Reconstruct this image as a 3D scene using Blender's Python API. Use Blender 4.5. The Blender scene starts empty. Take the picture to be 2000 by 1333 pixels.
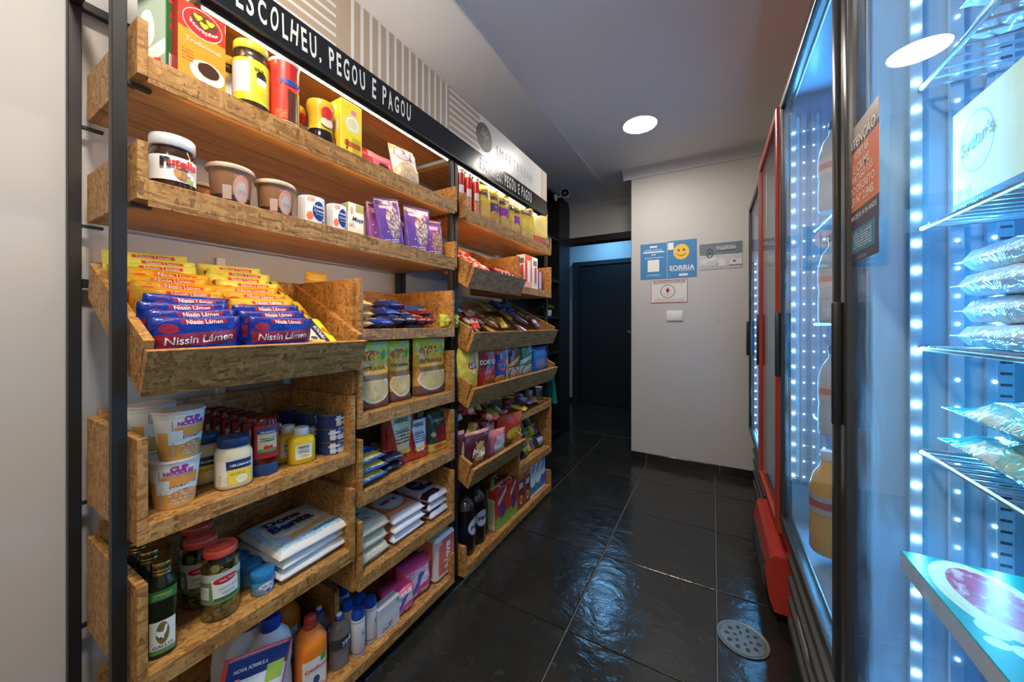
import bpy, bmesh, math, random
from mathutils import Vector, Matrix, noise as mnoise
random.seed(11)
sc = bpy.context.scene
col = sc.collection
PI = math.pi
R_ = math.radians

# ---------------------------------------------------------------- camera
F, HOR, CAMH, YAW = 695.0, 634.0, 1.10, R_(29.47)
SN, CS = math.sin(YAW), math.cos(YAW)
cd = bpy.data.cameras.new('camera')
cd.sensor_width = 36.0
cd.lens = 36.0 * F / 2000.0
cd.shift_y = -(666.5 - HOR) / 2000.0
cd.clip_start = 0.02
cam = bpy.data.objects.new('camera', cd)
col.objects.link(cam)
cam.location = (0, 0, CAMH)
cam.rotation_euler = (PI / 2, 0, YAW)
sc.camera = cam

# ---------------------------------------------------------------- world and exposure
wd = bpy.data.worlds.new('world')
sc.world = wd
wd.use_nodes = True
wd.node_tree.nodes['Background'].inputs[0].default_value = (.5, .55, .6, 1)
wd.node_tree.nodes['Background'].inputs[1].default_value = .02
vs = sc.view_settings
vs.view_transform = 'Standard'
vs.look = 'None'
vs.exposure = 0.24
vs.gamma = 1.0
vs.use_curve_mapping = False
sc.cycles.use_denoising = True
sc.cycles.max_bounces = 10
sc.cycles.transparent_max_bounces = 16
sc.cycles.sample_clamp_indirect = 4.0
CEIL = 2.36
# strengths of the room's lamps and the added near, globe and up lights (used by the lamp builders further down)
DOWNLIGHT = 128.0
ADDED_NEAR = 215.0
ADDED_GLOBE = 20.0
ADDED_GLOBE_COL = (1.0, .87, .72)
DOWNLIGHT_COL = (1.0, .91, .79)
CORRIDOR = 78.0
CORRIDOR_COL = (.20, .55, 1.0)
LED_WARM = 78.0
ADDED_UPLIGHT = 34.0
LED_WARM_COL = (1.0, .70, .40)
LED_COLD = 52.0
LED_COLD_W = 3.6
LED_COLD_COL = (.08, .46, 1.0)

# ---------------------------------------------------------------- photo pixel -> place helpers
def YX(px, x):
    u = (px - 1000) / F
    return x * (u * SN + CS) / (u * CS - SN)
def ZX(px, py, x):
    u = (px - 1000) / F
    return CAMH + (HOR - py) / F * x / (u * CS - SN)
def CY(pl, pr, xc):
    a, b = math.atan((pl - 1000) / F), math.atan((pr - 1000) / F)
    m = math.tan((a + b) / 2)
    y = xc * (m * SN + CS) / (m * CS - SN)
    return y, math.hypot(xc, y) * math.sin((b - a) / 2)

# ---------------------------------------------------------------- materials
MATS = {}
def new_mat(key):
    m = bpy.data.materials.new(key)
    m.use_nodes = True
    MATS[key] = m
    return m, m.node_tree, m.node_tree.nodes['Principled BSDF']
def mixc(nt, fac, a, b):
    n = nt.nodes.new('ShaderNodeMix')
    n.data_type = 'RGBA'
    for v, i in ((fac, 0), (a, 6), (b, 7)):
        if hasattr(v, 'links'):
            nt.links.new(v, n.inputs[i])
        elif i:
            n.inputs[i].default_value = (*v, 1) if len(v) == 3 else v
        else:
            n.inputs[i].default_value = v
    return n.outputs[2]
def mth(nt, op, a, b=None, c=None):
    n = nt.nodes.new('ShaderNodeMath')
    n.operation = op
    for i, v in enumerate((a, b, c)):
        if v is None:
            continue
        if hasattr(v, 'links'):
            nt.links.new(v, n.inputs[i])
        else:
            n.inputs[i].default_value = v
    return n.outputs[0]
def noise(nt, vec, scale, detail=3, rough=.55, dist=0):
    n = nt.nodes.new('ShaderNodeTexNoise')
    n.inputs['Scale'].default_value = scale
    n.inputs['Detail'].default_value = detail
    n.inputs['Roughness'].default_value = rough
    n.inputs['Distortion'].default_value = dist
    if vec is not None:
        nt.links.new(vec, n.inputs['Vector'])
    return n
def ramp(nt, fac, stops):
    n = nt.nodes.new('ShaderNodeValToRGB')
    el = n.color_ramp.elements
    while len(el) < len(stops):
        el.new(.5)
    for e, (p, c) in zip(el, stops):
        e.position = p
        e.color = (*c, 1)
    nt.links.new(fac, n.inputs[0])
    return n.outputs[0]
def coord(nt, which='Object', scale=None, loc=None, rot=None):
    t = nt.nodes.new('ShaderNodeTexCoord').outputs[which]
    if scale is None:
        return t
    mp = nt.nodes.new('ShaderNodeMapping')
    nt.links.new(t, mp.inputs[0])
    mp.inputs['Scale'].default_value = scale
    if rot:
        mp.inputs['Rotation'].default_value = rot
    return mp.outputs[0]
def bump(nt, bs, h, strength, dist=.002):
    b = nt.nodes.new('ShaderNodeBump')
    b.inputs['Strength'].default_value = strength
    b.inputs['Distance'].default_value = dist
    nt.links.new(h, b.inputs['Height'])
    nt.links.new(b.outputs[0], bs.inputs['Normal'])
def mat(key, c=(.5, .5, .5), rough=.5, metal=0, var=.0, vs_=20, spec=.5, trans=0, ior=1.45, bmp=0, bs_=60, coat=0, emit=0):
    if key in MATS:
        return MATS[key]
    m, nt, bs = new_mat(key)
    bs.inputs['Roughness'].default_value = rough
    bs.inputs['Metallic'].default_value = metal
    bs.inputs['Specular IOR Level'].default_value = spec
    bs.inputs['Transmission Weight'].default_value = trans
    bs.inputs['IOR'].default_value = ior
    bs.inputs['Coat Weight'].default_value = coat
    bs.inputs['Base Color'].default_value = (*c, 1)
    if emit:
        bs.inputs['Emission Color'].default_value = (*c, 1)
        bs.inputs['Emission Strength'].default_value = emit
    if var or bmp:
        co = coord(nt)
    if var:
        n = noise(nt, co, vs_, 4)
        nt.links.new(mixc(nt, n.outputs[0], tuple(x * (1 - var) for x in c), tuple(min(1, x * (1 + var)) for x in c)), bs.inputs['Base Color'])
    if bmp:
        bump(nt, bs, noise(nt, co, bs_, 3).outputs[0], bmp)
    return m
PRSCALE = 1.0
def PR(key, base, layers=(), rough=.35, bmp=.0, bs_=35, var=.06, coat=0, metal=0):
    """printed packaging: flat print laid out in the uv space of the printed face"""
    if key in MATS:
        return MATS[key]
    m, nt, bs = new_mat(key)
    uv = nt.nodes.new('ShaderNodeTexCoord').outputs['UV']
    oc = coord(nt)
    n0 = noise(nt, oc, 25, 3)
    sk = lambda q: tuple(min(.88, x * PRSCALE) for x in q)
    base = sk(base)
    cur = mixc(nt, n0.outputs[0], tuple(x * (1 - var) for x in base), tuple(min(1, x * (1 + var)) for x in base))
    for L in layers:
        kind = L[0]
        cu, cv, ru, rv, c = L[1:6]
        c = sk(c)
        o = L[6] if len(L) > 6 else {}
        mp = nt.nodes.new('ShaderNodeMapping')
        mp.vector_type = 'TEXTURE'
        nt.links.new(uv, mp.inputs[0])
        mp.inputs['Location'].default_value = (cu, cv, 0)
        mp.inputs['Rotation'].default_value = (0, 0, o.get('rot', 0))
        mp.inputs['Scale'].default_value = (ru, rv, 1)
        v = mp.outputs[0]
        if kind in ('ell', 'food', 'ring'):
            ln = nt.nodes.new('ShaderNodeVectorMath')
            ln.operation = 'LENGTH'
            nt.links.new(v, ln.inputs[0])
            d = ln.outputs['Value']
            if o.get('wob'):
                d = mth(nt, 'ADD', d, mth(nt, 'MULTIPLY', mth(nt, 'SUBTRACT', noise(nt, uv, o.get('ws', 9)).outputs[0], .5), o['wob']))
            msk = mth(nt, 'LESS_THAN', d, 1.0)
            if kind == 'ring':
                msk = mth(nt, 'MULTIPLY', msk, mth(nt, 'GREATER_THAN', d, o.get('in', .85)))
        else:
            sp = nt.nodes.new('ShaderNodeSeparateXYZ')
            nt.links.new(v, sp.inputs[0])
            ax, ay = mth(nt, 'ABSOLUTE', sp.outputs[0]), mth(nt, 'ABSOLUTE', sp.outputs[1])
            if kind == 'dia':
                d = mth(nt, 'ADD', ax, ay)
            elif kind == 'trap':
                d = mth(nt, 'MAXIMUM', mth(nt, 'DIVIDE', ax, mth(nt, 'MULTIPLY_ADD', sp.outputs[1], o.get('k', .3), .7)), ay)
            else:
                d = mth(nt, 'MAXIMUM', ax, ay)
            if o.get('wob'):
                d = mth(nt, 'ADD', d, mth(nt, 'MULTIPLY', mth(nt, 'SUBTRACT', noise(nt, uv, o.get('ws', 9)).outputs[0], .5), o['wob']))
            msk = mth(nt, 'LESS_THAN', d, 1.0)
            if kind == 'lines':      # unreadable small print
                fr = mth(nt, 'FRACT', mth(nt, 'MULTIPLY', sp.outputs[1], o.get('n', 3)))
                nz = noise(nt, coord(nt, 'UV', (o.get('fx', 60), o.get('n', 3) * .5 / max(rv, .01), 1)), 1.0, 1)
                msk = mth(nt, 'MULTIPLY', msk, mth(nt, 'MULTIPLY', mth(nt, 'LESS_THAN', fr, o.get('duty', .45)), mth(nt, 'GREATER_THAN', nz.outputs[0], .42)))
            if kind in ('hstr', 'vstr'):
                fr = mth(nt, 'FRACT', mth(nt, 'MULTIPLY_ADD', sp.outputs[1 if kind == 'hstr' else 0], o['n'] / 2, o['n'] / 2))
                msk = mth(nt, 'MULTIPLY', msk, mth(nt, 'LESS_THAN', fr, o.get('duty', .4)))
        if kind == 'food' or o.get('mix'):
            c2 = sk(o.get('mix', (.3, .12, .03)))
            nz = noise(nt, uv, o.get('s', 18), 3, .6, .6)
            c = ramp(nt, nz.outputs[0], [(.36, c), (.5, c2), (.64, sk(o['c3']) if 'c3' in o else c)])
        cur = mixc(nt, msk, cur, c)
    nt.links.new(cur, bs.inputs['Base Color'])
    bs.inputs['Roughness'].default_value = rough
    bs.inputs['Coat Weight'].default_value = coat
    bs.inputs['Metallic'].default_value = metal
    if bmp:
        bump(nt, bs, noise(nt, oc, bs_, 3, .6, .8).outputs[0], bmp, .006)
    return m
WHITE = (.82, .82, .80)
K = dict(white=WHITE, black=(.012, .012, .014), red=(.62, .02, .02), navy=(.012, .03, .14), blue=(.01, .09, .42), yellow=(.85, .60, .02),
         green=(.02, .2, .05), gold=(.6, .38, .1), orange=(.85, .25, .02), grey=(.3, .3, .32), purple=(.12, .03, .2), brown=(.12, .05, .02),
         sky=(.05, .33, .7), magenta=(.45, .04, .3), silver=(.55, .56, .58), cream=(.78, .66, .45), maroon=(.16, .01, .03), dgrey=(.08, .08, .09),
         teal=(.0, .32, .28), pink=(.8, .12, .28), lime=(.4, .55, .03), cyan=(.05, .45, .65))
def ink(k):
    return mat('ink_' + k, K[k], .45)

def osb_mat(key, a, b, c, dark):
    m, nt, bs = new_mat(key)
    co = coord(nt)
    lay_ = []
    for i, (sc3, rot) in enumerate((((27, 150, 150), (0, .5, .5)), ((150, 27, 150), (.5, 0, -.4)), ((150, 150, 27), (.4, -.5, 0)), ((110, 25, 140), (-.5, .4, .7)))):
        warp = noise(nt, co, 9 + 3 * i, 2)
        ad = nt.nodes.new('ShaderNodeVectorMath')
        ad.operation = 'MULTIPLY_ADD'
        nt.links.new(warp.outputs[1], ad.inputs[0])
        ad.inputs[1].default_value = (.018, .018, .018)
        nt.links.new(co, ad.inputs[2])
        mp = nt.nodes.new('ShaderNodeMapping')
        mp.inputs['Scale'].default_value = sc3
        mp.inputs['Rotation'].default_value = rot
        nt.links.new(ad.outputs[0], mp.inputs[0])
        v = nt.nodes.new('ShaderNodeTexVoronoi')
        v.inputs['Scale'].default_value = 1
        nt.links.new(mp.outputs[0], v.inputs['Vector'])
        sp = nt.nodes.new('ShaderNodeSeparateColor')
        nt.links.new(v.outputs['Color'], sp.inputs[0])
        lay_.append((sp.outputs[0], sp.outputs[1]))
    # each layer of strands covers the one below where its own random number is high
    val = lay_[0][0]
    for r0, g0 in lay_[1:]:
        n = nt.nodes.new('ShaderNodeMix')
        nt.links.new(mth(nt, 'GREATER_THAN', g0, .55), n.inputs[0])
        nt.links.new(val, n.inputs[2])
        nt.links.new(r0, n.inputs[3])
        val = n.outputs[0]
    fine = noise(nt, co, 160, 3, .7)
    val2 = mth(nt, 'ADD', mth(nt, 'MULTIPLY', val, .68), mth(nt, 'MULTIPLY', fine.outputs[0], .48))
    cc = ramp(nt, val2, [(.10, dark), (.30, c), (.58, a), (.95, b)])
    tone = noise(nt, co, 4.0, 2)
    cc2 = mixc(nt, tone.outputs[0], (.80, .76, .72), (1.12, 1.1, 1.06))
    mu = nt.nodes.new('ShaderNodeMix')
    mu.data_type = 'RGBA'
    mu.blend_type = 'MULTIPLY'
    mu.inputs[0].default_value = 1
    nt.links.new(cc, mu.inputs[6])
    nt.links.new(cc2, mu.inputs[7])
    nt.links.new(mu.outputs[2], bs.inputs['Base Color'])
    bs.inputs['Roughness'].default_value = .55
    bump(nt, bs, val2, .25, .001)
osb_mat('osb', (.41, .20, .050), (.56, .31, .095), (.27, .115, .025), (.085, .030, .007))
def grain_mat():
    m, nt, bs = new_mat('laminate')
    co = coord(nt, 'Object', (38, 2.2, 38))
    n1 = noise(nt, co, 1, 5, .65, 1.4)
    n2 = noise(nt, coord(nt, 'Object', (160, 9, 160)), 1, 3, .6, .3)
    c = ramp(nt, n1.outputs[0], [(.3, (.33, .13, .03)), (.5, (.56, .26, .065)), (.72, (.66, .34, .10))])
    c = mixc(nt, mth(nt, 'MULTIPLY', mth(nt, 'LESS_THAN', n2.outputs[0], .38), .6), c, (.12, .045, .015))
    nt.links.new(c, bs.inputs['Base Color'])
    bs.inputs['Roughness'].default_value = .45
grain_mat()
def wall_mat(key, c, dirt=.0):
    m, nt, bs = new_mat(key)
    co = coord(nt)
    n = noise(nt, co, 2.2, 4)
    cc = mixc(nt, n.outputs[0], tuple(x * .95 for x in c), tuple(min(1, x * 1.04) for x in c))
    if dirt:
        s = noise(nt, coord(nt, 'Object', (14, 14, 22)), 1, 4, .7)
        cc = mixc(nt, mth(nt, 'MULTIPLY', mth(nt, 'GREATER_THAN', s.outputs[0], .7), dirt), cc, tuple(x * .6 for x in c))
    nt.links.new(cc, bs.inputs['Base Color'])
    bs.inputs['Roughness'].default_value = .62
    bump(nt, bs, noise(nt, co, 180, 2).outputs[0], .06, .001)
wall_mat('wall_paint', (.525, .52, .51), .5)
wall_mat('ceiling_paint', (.88, .86, .84))
wall_mat('soffit_paint', (.76, .73, .70))
def slate_mat():
    m, nt, bs = new_mat('slate')
    co = coord(nt)
    oi = nt.nodes.new('ShaderNodeObjectInfo')
    n1 = noise(nt, co, 3.5, 6, .62, .7)
    n2 = noise(nt, co, 14, 5, .65, .4)
    c = ramp(nt, n1.outputs[0], [(.3, (.009, .0095, .009)), (.55, (.018, .0175, .015)), (.8, (.036, .033, .025))])
    c = mixc(nt, mth(nt, 'MULTIPLY', oi.outputs['Random'], .5), c, (.024, .023, .020))
    c = mixc(nt, mth(nt, 'MULTIPLY', mth(nt, 'GREATER_THAN', n2.outputs[0], .63), .35), c, (.05, .048, .042))
    nt.links.new(c, bs.inputs['Base Color'])
    nt.links.new(mth(nt, 'MULTIPLY_ADD', n2.outputs[0], .16, .10), bs.inputs['Roughness'])
    h = mth(nt, 'ADD', mth(nt, 'MULTIPLY', noise(nt, coord(nt, 'Object', (9, 16, 1)), 1, 4, .55, .6).outputs[0], 1.0), mth(nt, 'MULTIPLY', n2.outputs[0], .25))
    bump(nt, bs, h, .55, .006)
slate_mat()
mat('grout', (.13, .125, .11), .8, var=.3, vs_=60)
mat('black_metal', (.012, .012, .012), .5, 0, var=.2)
mat('black_paint', (.010, .011, .013), .42, var=.2)
mat('charcoal_edge', (.02, .02, .022), .5)
mat('white_plastic', (.78, .77, .74), .35, var=.03)
mat('crown_paint', (.58, .585, .6), .6, var=.03)
mat('steel', (.22, .21, .18), .42, 1, var=.25, vs_=40)
mat('steel_dark', (.03, .03, .03), .5)
def emit_mat(key, c, s):
    m, nt, bs = new_mat(key)
    bs.inputs['Base Color'].default_value = (.8, .8, .8, 1)
    bs.inputs['Emission Color'].default_value = (*c, 1)
    bs.inputs['Emission Strength'].default_value = s
emit_mat('lamp_glow', DOWNLIGHT_COL, DOWNLIGHT)
emit_mat('added_near_glow', DOWNLIGHT_COL, ADDED_NEAR)
emit_mat('corridor_glow', CORRIDOR_COL, CORRIDOR)
emit_mat('added_globe_glow', ADDED_GLOBE_COL, ADDED_GLOBE)
emit_mat('led_warm', LED_WARM_COL, LED_WARM)
emit_mat('added_up_glow', (1.0, .88, .75), ADDED_UPLIGHT)
emit_mat('led_cold', (.62, .84, 1.0), LED_COLD)
emit_mat('led_reflection', (.45, .75, 1.0), LED_COLD * .16)  # dim glow imitating reflections of the LED strip
def glass_mat(key, tint=(.97, .985, .98), smear=.05, ior=1.5, rough=.0, body=0):
    m, nt, bs = new_mat(key)
    out = nt.nodes['Material Output']
    nt.nodes.remove(bs)
    tr = nt.nodes.new('ShaderNodeBsdfTransparent')
    tr.inputs[0].default_value = (*tint, 1)
    gl = nt.nodes.new('ShaderNodeBsdfGlossy')
    gl.inputs['Roughness'].default_value = rough
    ge = nt.nodes.new('ShaderNodeNewGeometry')
    dp = nt.nodes.new('ShaderNodeVectorMath')
    dp.operation = 'DOT_PRODUCT'
    nt.links.new(ge.outputs['Incoming'], dp.inputs[0])
    nt.links.new(ge.outputs['Normal'], dp.inputs[1])
    fc = mth(nt, 'POWER', mth(nt, 'SUBTRACT', 1.0, mth(nt, 'ABSOLUTE', dp.outputs['Value'])), 5.0)
    fr = mth(nt, 'MULTIPLY_ADD', fc, .62, .035)      # Schlick reflectance of clean glass
    mx = nt.nodes.new('ShaderNodeMixShader')
    nt.links.new(fr, mx.inputs[0])
    nt.links.new(tr.outputs[0], mx.inputs[1])
    nt.links.new(gl.outputs[0], mx.inputs[2])
    last = mx.outputs[0]
    if body:        # cloudy plastic
        dc = nt.nodes.new('ShaderNodeBsdfDiffuse')
        dc.inputs[0].default_value = (.42, .42, .44, 1)
        m3 = nt.nodes.new('ShaderNodeMixShader')
        m3.inputs[0].default_value = body
        nt.links.new(last, m3.inputs[1])
        nt.links.new(dc.outputs[0], m3.inputs[2])
        last = m3.outputs[0]
    if smear:
        df = nt.nodes.new('ShaderNodeBsdfTranslucent')
        df.inputs[0].default_value = (.75, .8, .85, 1)
        n = noise(nt, coord(nt, 'Object', (9, 9, 3.2)), 1.6, 6, .66, 1.6)
        f = mth(nt, 'MULTIPLY', mth(nt, 'MAXIMUM', mth(nt, 'SUBTRACT', n.outputs[0], .42), 0.02), smear * 6)
        m2 = nt.nodes.new('ShaderNodeMixShader')
        nt.links.new(f, m2.inputs[0])
        nt.links.new(last, m2.inputs[1])
        nt.links.new(df.outputs[0], m2.inputs[2])
        last = m2.outputs[0]
    nt.links.new(last, out.inputs[0])
glass_mat('cooler_glass', smear=.035)
glass_mat('clear_plastic', (.88, .88, .9), 0, 1.45, .08, .16)
glass_mat('jar_glass', (.96, .98, .96), 0, 1.45, .02)

# ---------------------------------------------------------------- mesh helpers
def M(m):
    return m if not isinstance(m, str) else MATS[m]
def mk(name, me, m, parent=None, loc=None, rot=None):
    o = bpy.data.objects.new(name, me)
    col.objects.link(o)
    for x in (m if isinstance(m, (list, tuple)) else [m]):
        if x is not None and len(me.materials) < (len(m) if isinstance(m, (list, tuple)) else 1):
            me.materials.append(M(x))
    if parent is not None:
        o.parent = parent
    if loc is not None:
        o.location = loc
    if rot is not None:
        o.rotation_euler = rot
    return o
def tag(o, label, cat, group=None, kind=None):
    o['label'] = label
    o['category'] = cat
    if group:
        o['group'] = group
    if kind:
        o['kind'] = kind
    return o
def thing(name, label, cat, loc=(0, 0, 0), rz=0, group=None, rot=None):
    o = bpy.data.objects.new(name, None)
    o.empty_display_size = .02
    col.objects.link(o)
    o.location = loc
    o.rotation_euler = rot if rot else (0, 0, rz)
    return tag(o, label, cat, group)
def struct(o):
    o['kind'] = 'structure'
    return o
def dup(root, loc, rz=0, label=None, group=None, rot=None, scale=None):
    r = root.copy()
    col.objects.link(r)
    r.location = loc
    r.rotation_euler = rot if rot else (0, 0, rz)
    if scale:
        r.scale = scale
    if label:
        r['label'] = label
    if group:
        r['group'] = group
    for ch in list(root.children):
        c = ch.copy()
        col.objects.link(c)
        c.parent = r
        for g in list(ch.children):
            d = g.copy()
            col.objects.link(d)
            d.parent = c
    return r
def uvset(bm, fn):
    lay = bm.loops.layers.uv.verify()
    for f in bm.faces:
        for l in f.loops:
            l[lay].uv = fn(f, l.vert.co)
def fin(bm, name, smooth=None):
    me = bpy.data.meshes.new(name)
    bmesh.ops.recalc_face_normals(bm, faces=bm.faces)
    bm.to_mesh(me)
    bm.free()
    if smooth:
        for p in me.polygons:
            p.use_smooth = True
        me.set_sharp_from_angle(angle=R_(smooth))
    return me
def cube_me(x0, x1, y0, y1, z0, z1, bev=0, name='board', seg=1, sm=None):
    bm = bmesh.new()
    bmesh.ops.create_cube(bm, size=1)
    for v in bm.verts:
        v.co = Vector((x0 + (v.co.x + .5) * (x1 - x0), y0 + (v.co.y + .5) * (y1 - y0), z0 + (v.co.z + .5) * (z1 - z0)))
    if bev:
        bmesh.ops.bevel(bm, geom=list(bm.edges), offset=bev, segments=seg, affect='EDGES', profile=.5)
    dx, dy, dz = max(x1 - x0, 1e-6), max(y1 - y0, 1e-6), max(z1 - z0, 1e-6)
    def fn(f, c):
        n = f.normal
        a, b, d = (c.x - x0) / dx, (c.y - y0) / dy, (c.z - z0) / dz
        if abs(n.x) >= abs(n.y) and abs(n.x) >= abs(n.z):
            return (b, d)
        if abs(n.y) >= abs(n.z):
            return (a, d)
        return (b, 1 - a)
    bm.normal_update()
    uvset(bm, fn)
    return fin(bm, name, sm)
def box(name, x0, x1, y0, y1, z0, z1, m, parent=None, bev=0, seg=1, sm=None):
    return mk(name, cube_me(x0, x1, y0, y1, z0, z1, bev, name, seg, sm), m, parent)
def prism_me(pts, y0, y1, name='panel'):
    """polygon in the x-z plane pulled along y"""
    bm = bmesh.new()
    a = [bm.verts.new((x, y0, z)) for x, z in pts]
    b = [bm.verts.new((x, y1, z)) for x, z in pts]
    bm.faces.new(a)
    bm.faces.new(b[::-1])
    n = len(pts)
    for i in range(n):
        bm.faces.new((a[i], b[i], b[(i + 1) % n], a[(i + 1) % n]))
    return fin(bm, name)
def prism(name, pts, y0, y1, m, parent=None):
    return mk(name, prism_me(pts, y0, y1, name), m, parent)
def lathe_me(prof, seg=26, sx=1, sy=1, pw=2, a0=-PI, a1=PI, name='body', smooth=50):
    bm = bmesh.new()
    full = abs((a1 - a0) - 2 * PI) < 1e-6
    n = seg if full else seg + 1
    z0, z1 = min(p[1] for p in prof), max(p[1] for p in prof)
    rings = []
    for r, z in prof:
        ring = []
        for i in range(n):
            t = a0 + (a1 - a0) * i / seg
            c, s = math.cos(t), math.sin(t)
            k = 1 if pw == 2 else (abs(c) ** pw + abs(s) ** pw) ** (-1 / pw)
            ring.append(bm.verts.new((r * k * c * sx, r * k * s * sy, z)))
        rings.append(ring)
    uv = bm.loops.layers.uv.verify()
    for j in range(len(rings) - 1):
        for i in range(seg):
            i2 = (i + 1) % n
            f = bm.faces.new((rings[j][i], rings[j][i2], rings[j + 1][i2], rings[j + 1][i]))
            for l, (uu, jj) in zip(f.loops, ((i, j), (i + 1, j), (i + 1, j + 1), (i, j + 1))):
                l[uv].uv = (uu / seg, (prof[jj][1] - z0) / max(z1 - z0, 1e-6))
    if full:
        for ring, rr in ((rings[0], prof[0][0]), (rings[-1], prof[-1][0])):
            if rr > 1e-5:
                f = bm.faces.new(ring)
                for l in f.loops:
                    l[uv].uv = (.5 + l.vert.co.y / rr * .4, .5 + l.vert.co.x / rr * .4)
    bmesh.ops.remove_doubles(bm, verts=bm.verts, dist=1e-6)
    return fin(bm, name, smooth)
TXT = {}
def text_raw(s, shear=0, bold=0, spacing=1):
    k = (s, shear, bold, spacing)
    if k in TXT:
        return TXT[k]
    c = bpy.data.curves.new('t', 'FONT')
    c.body = s
    c.size = 1
    c.shear = shear
    c.offset = bold
    c.space_character = spacing
    c.align_x = 'CENTER'
    c.resolution_u = 3
    c.fill_mode = 'FRONT'
    o = bpy.data.objects.new('t', c)
    col.objects.link(o)
    dg = bpy.context.evaluated_depsgraph_get()
    me = bpy.data.meshes.new_from_object(o.evaluated_get(dg))
    vs_ = [(v.co.x, v.co.y) for v in me.vertices]
    fs = [tuple(p.vertices) for p in me.polygons]
    bpy.data.objects.remove(o)
    bpy.data.curves.remove(c)
    bpy.data.meshes.remove(me)
    if not vs_:
        vs_, fs = [(0, 0), (1, 0), (0, 1)], [(0, 1, 2)]
    xs, ys = [v[0] for v in vs_], [v[1] for v in vs_]
    cx, cy = (min(xs) + max(xs)) / 2, (min(ys) + max(ys)) / 2
    TXT[k] = ([(x - cx, y - cy) for x, y in vs_], fs, max(xs) - min(xs), max(ys) - min(ys))
    return TXT[k]
def text(parent, surf, s, cy, cz, w=None, h=None, c='white', shear=0, bold=.0, rot=0, e=.0009, spacing=1, name='lettering', sub=0, arc=0):
    v, f, tw, th = text_raw(s, shear, bold, spacing)
    kx = w / tw if w else h / th
    ky = h / th if h else w / tw
    ca, sa = math.cos(rot), math.sin(rot)
    bm = bmesh.new()
    P = []
    for x, y in v:
        x, y = x * kx, y * ky
        if arc:
            y -= arc * (x / (tw * kx / 2)) ** 2
        P.append(bm.verts.new((0, x * ca - y * sa + cy, x * sa + y * ca + cz)))
    for q in f:
        try:
            bm.faces.new([P[i] for i in q])
        except ValueError:
            pass
    if sub:
        for _ in range(sub):
            es = [ed for ed in bm.edges if ed.calc_length() > (w or h) / 14]
            bmesh.ops.subdivide_edges(bm, edges=es, cuts=1)
        bmesh.ops.triangulate(bm, faces=bm.faces)
    for q in bm.verts:
        q.co = Vector(surf(q.co.y, q.co.z, e))
    me = bpy.data.meshes.new(name)
    bm.to_mesh(me)
    bm.free()
    return mk(name, me, ink(c), parent)
def flat_surf(xf):
    return lambda y, z, e: (xf + e, y, z)
def cyl_surf(R, sy=1):
    return lambda y, z, e: ((R + e) * math.cos(y / R), (R + e) * math.sin(y / R), z)
def shape(parent, surf, pts, c, e=.0008, name='emblem'):
    """flat printed outline (list of (y,z)) laid on a surface"""
    bm = bmesh.new()
    f = bm.faces.new([bm.verts.new((0, y, z)) for y, z in pts])
    bmesh.ops.triangulate(bm, faces=[f])
    for q in bm.verts:
        q.co = Vector(surf(q.co.y, q.co.z, e))
    me = bpy.data.meshes.new(name)
    bm.to_mesh(me)
    bm.free()
    return mk(name, me, ink(c), parent)
def oval(cy, cz, ry, rz, n=24, a0=0, a1=2 * PI):
    return [(cy + ry * math.cos(a0 + (a1 - a0) * i / n), cz + rz * math.sin(a0 + (a1 - a0) * i / n)) for i in range(n if a1 - a0 > 6.28 else n + 1)]

# ---------------------------------------------------------------- products
def carton(name, label, cat, x, y, z, dx, dy, dz, front, side, rz=0, group=None, top=None, bev=.0012, rot=None, part='carton_body', texts=()):
    """x,y = centre of the footprint; front faces +x"""
    t = thing(name, label, cat, (x, y, z), rz, group, rot)
    me = cube_me(-dx / 2, dx / 2, -dy / 2, dy / 2, 0, dz, bev, part)
    for k in (front, side, top or side):
        me.materials.append(M(k))
    for p in me.polygons:
        p.material_index = 0 if p.normal.x > .7 else (2 if p.normal.z > .7 else 1)
    mk(part, me, None, t)
    for tx in texts:
        s, u, v, w = tx[:4]
        o = tx[4] if len(tx) > 4 else {}
        sf = flat_surf(dx / 2)
        if o.get('face') == 'side':      # the face towards -y
            sf = lambda a, b, e: (a, -dy / 2 - e, b)
            text(t, sf, s, (u - .5) * dx, v * dz, w * dx, **{k: q for k, q in o.items() if k != 'face'})
        else:
            text(t, sf, s, (u - .5) * dy, v * dz, w * dy, **o)
    return t
def lathe(name, label, cat, x, y, z, r, h, parts, rz=0, group=None, sx=1, sy=1, pw=2, labels=(), texts=(), rot=None, seg=26):
    t = thing(name, label, cat, (x, y, z), rz, group, rot)
    for p in parts:
        pn, prof, m = p[:3]
        o = p[3] if len(p) > 3 else {}
        mk(pn, lathe_me([(a * r, b * h) for a, b in prof], o.get('seg', seg), o.get('sx', sx), o.get('sy', sy), o.get('pw', pw), name=pn), m, t)
    for z0, z1, a0, a1, rs, m in labels:
        mk('paper_label', lathe_me([(r * rs[0] + .0006, z0 * h), (r * rs[-1] + .0006, z1 * h)], 20, sx, sy, pw, R_(a0), R_(a1), 'paper_label'), m, t)
    for tx in texts:
        s, ang, v, w = tx[:4]
        o = dict(tx[4]) if len(tx) > 4 else {}
        rs = o.pop('rs', 1.0)
        R0 = r * rs
        def sf(a, b, e, R0=R0):
            q = a / R0
            cc, ss = math.cos(q), math.sin(q)
            k = 1 if pw == 2 else (abs(cc) ** pw + abs(ss) ** pw) ** (-1 / pw)
            return ((R0 * k * sx + e + .0008) * cc, (R0 * k * sy + e + .0008) * ss, b)
        text(t, sf, s, R_(ang) * R0, v * h, w, **o)
    return t
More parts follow.
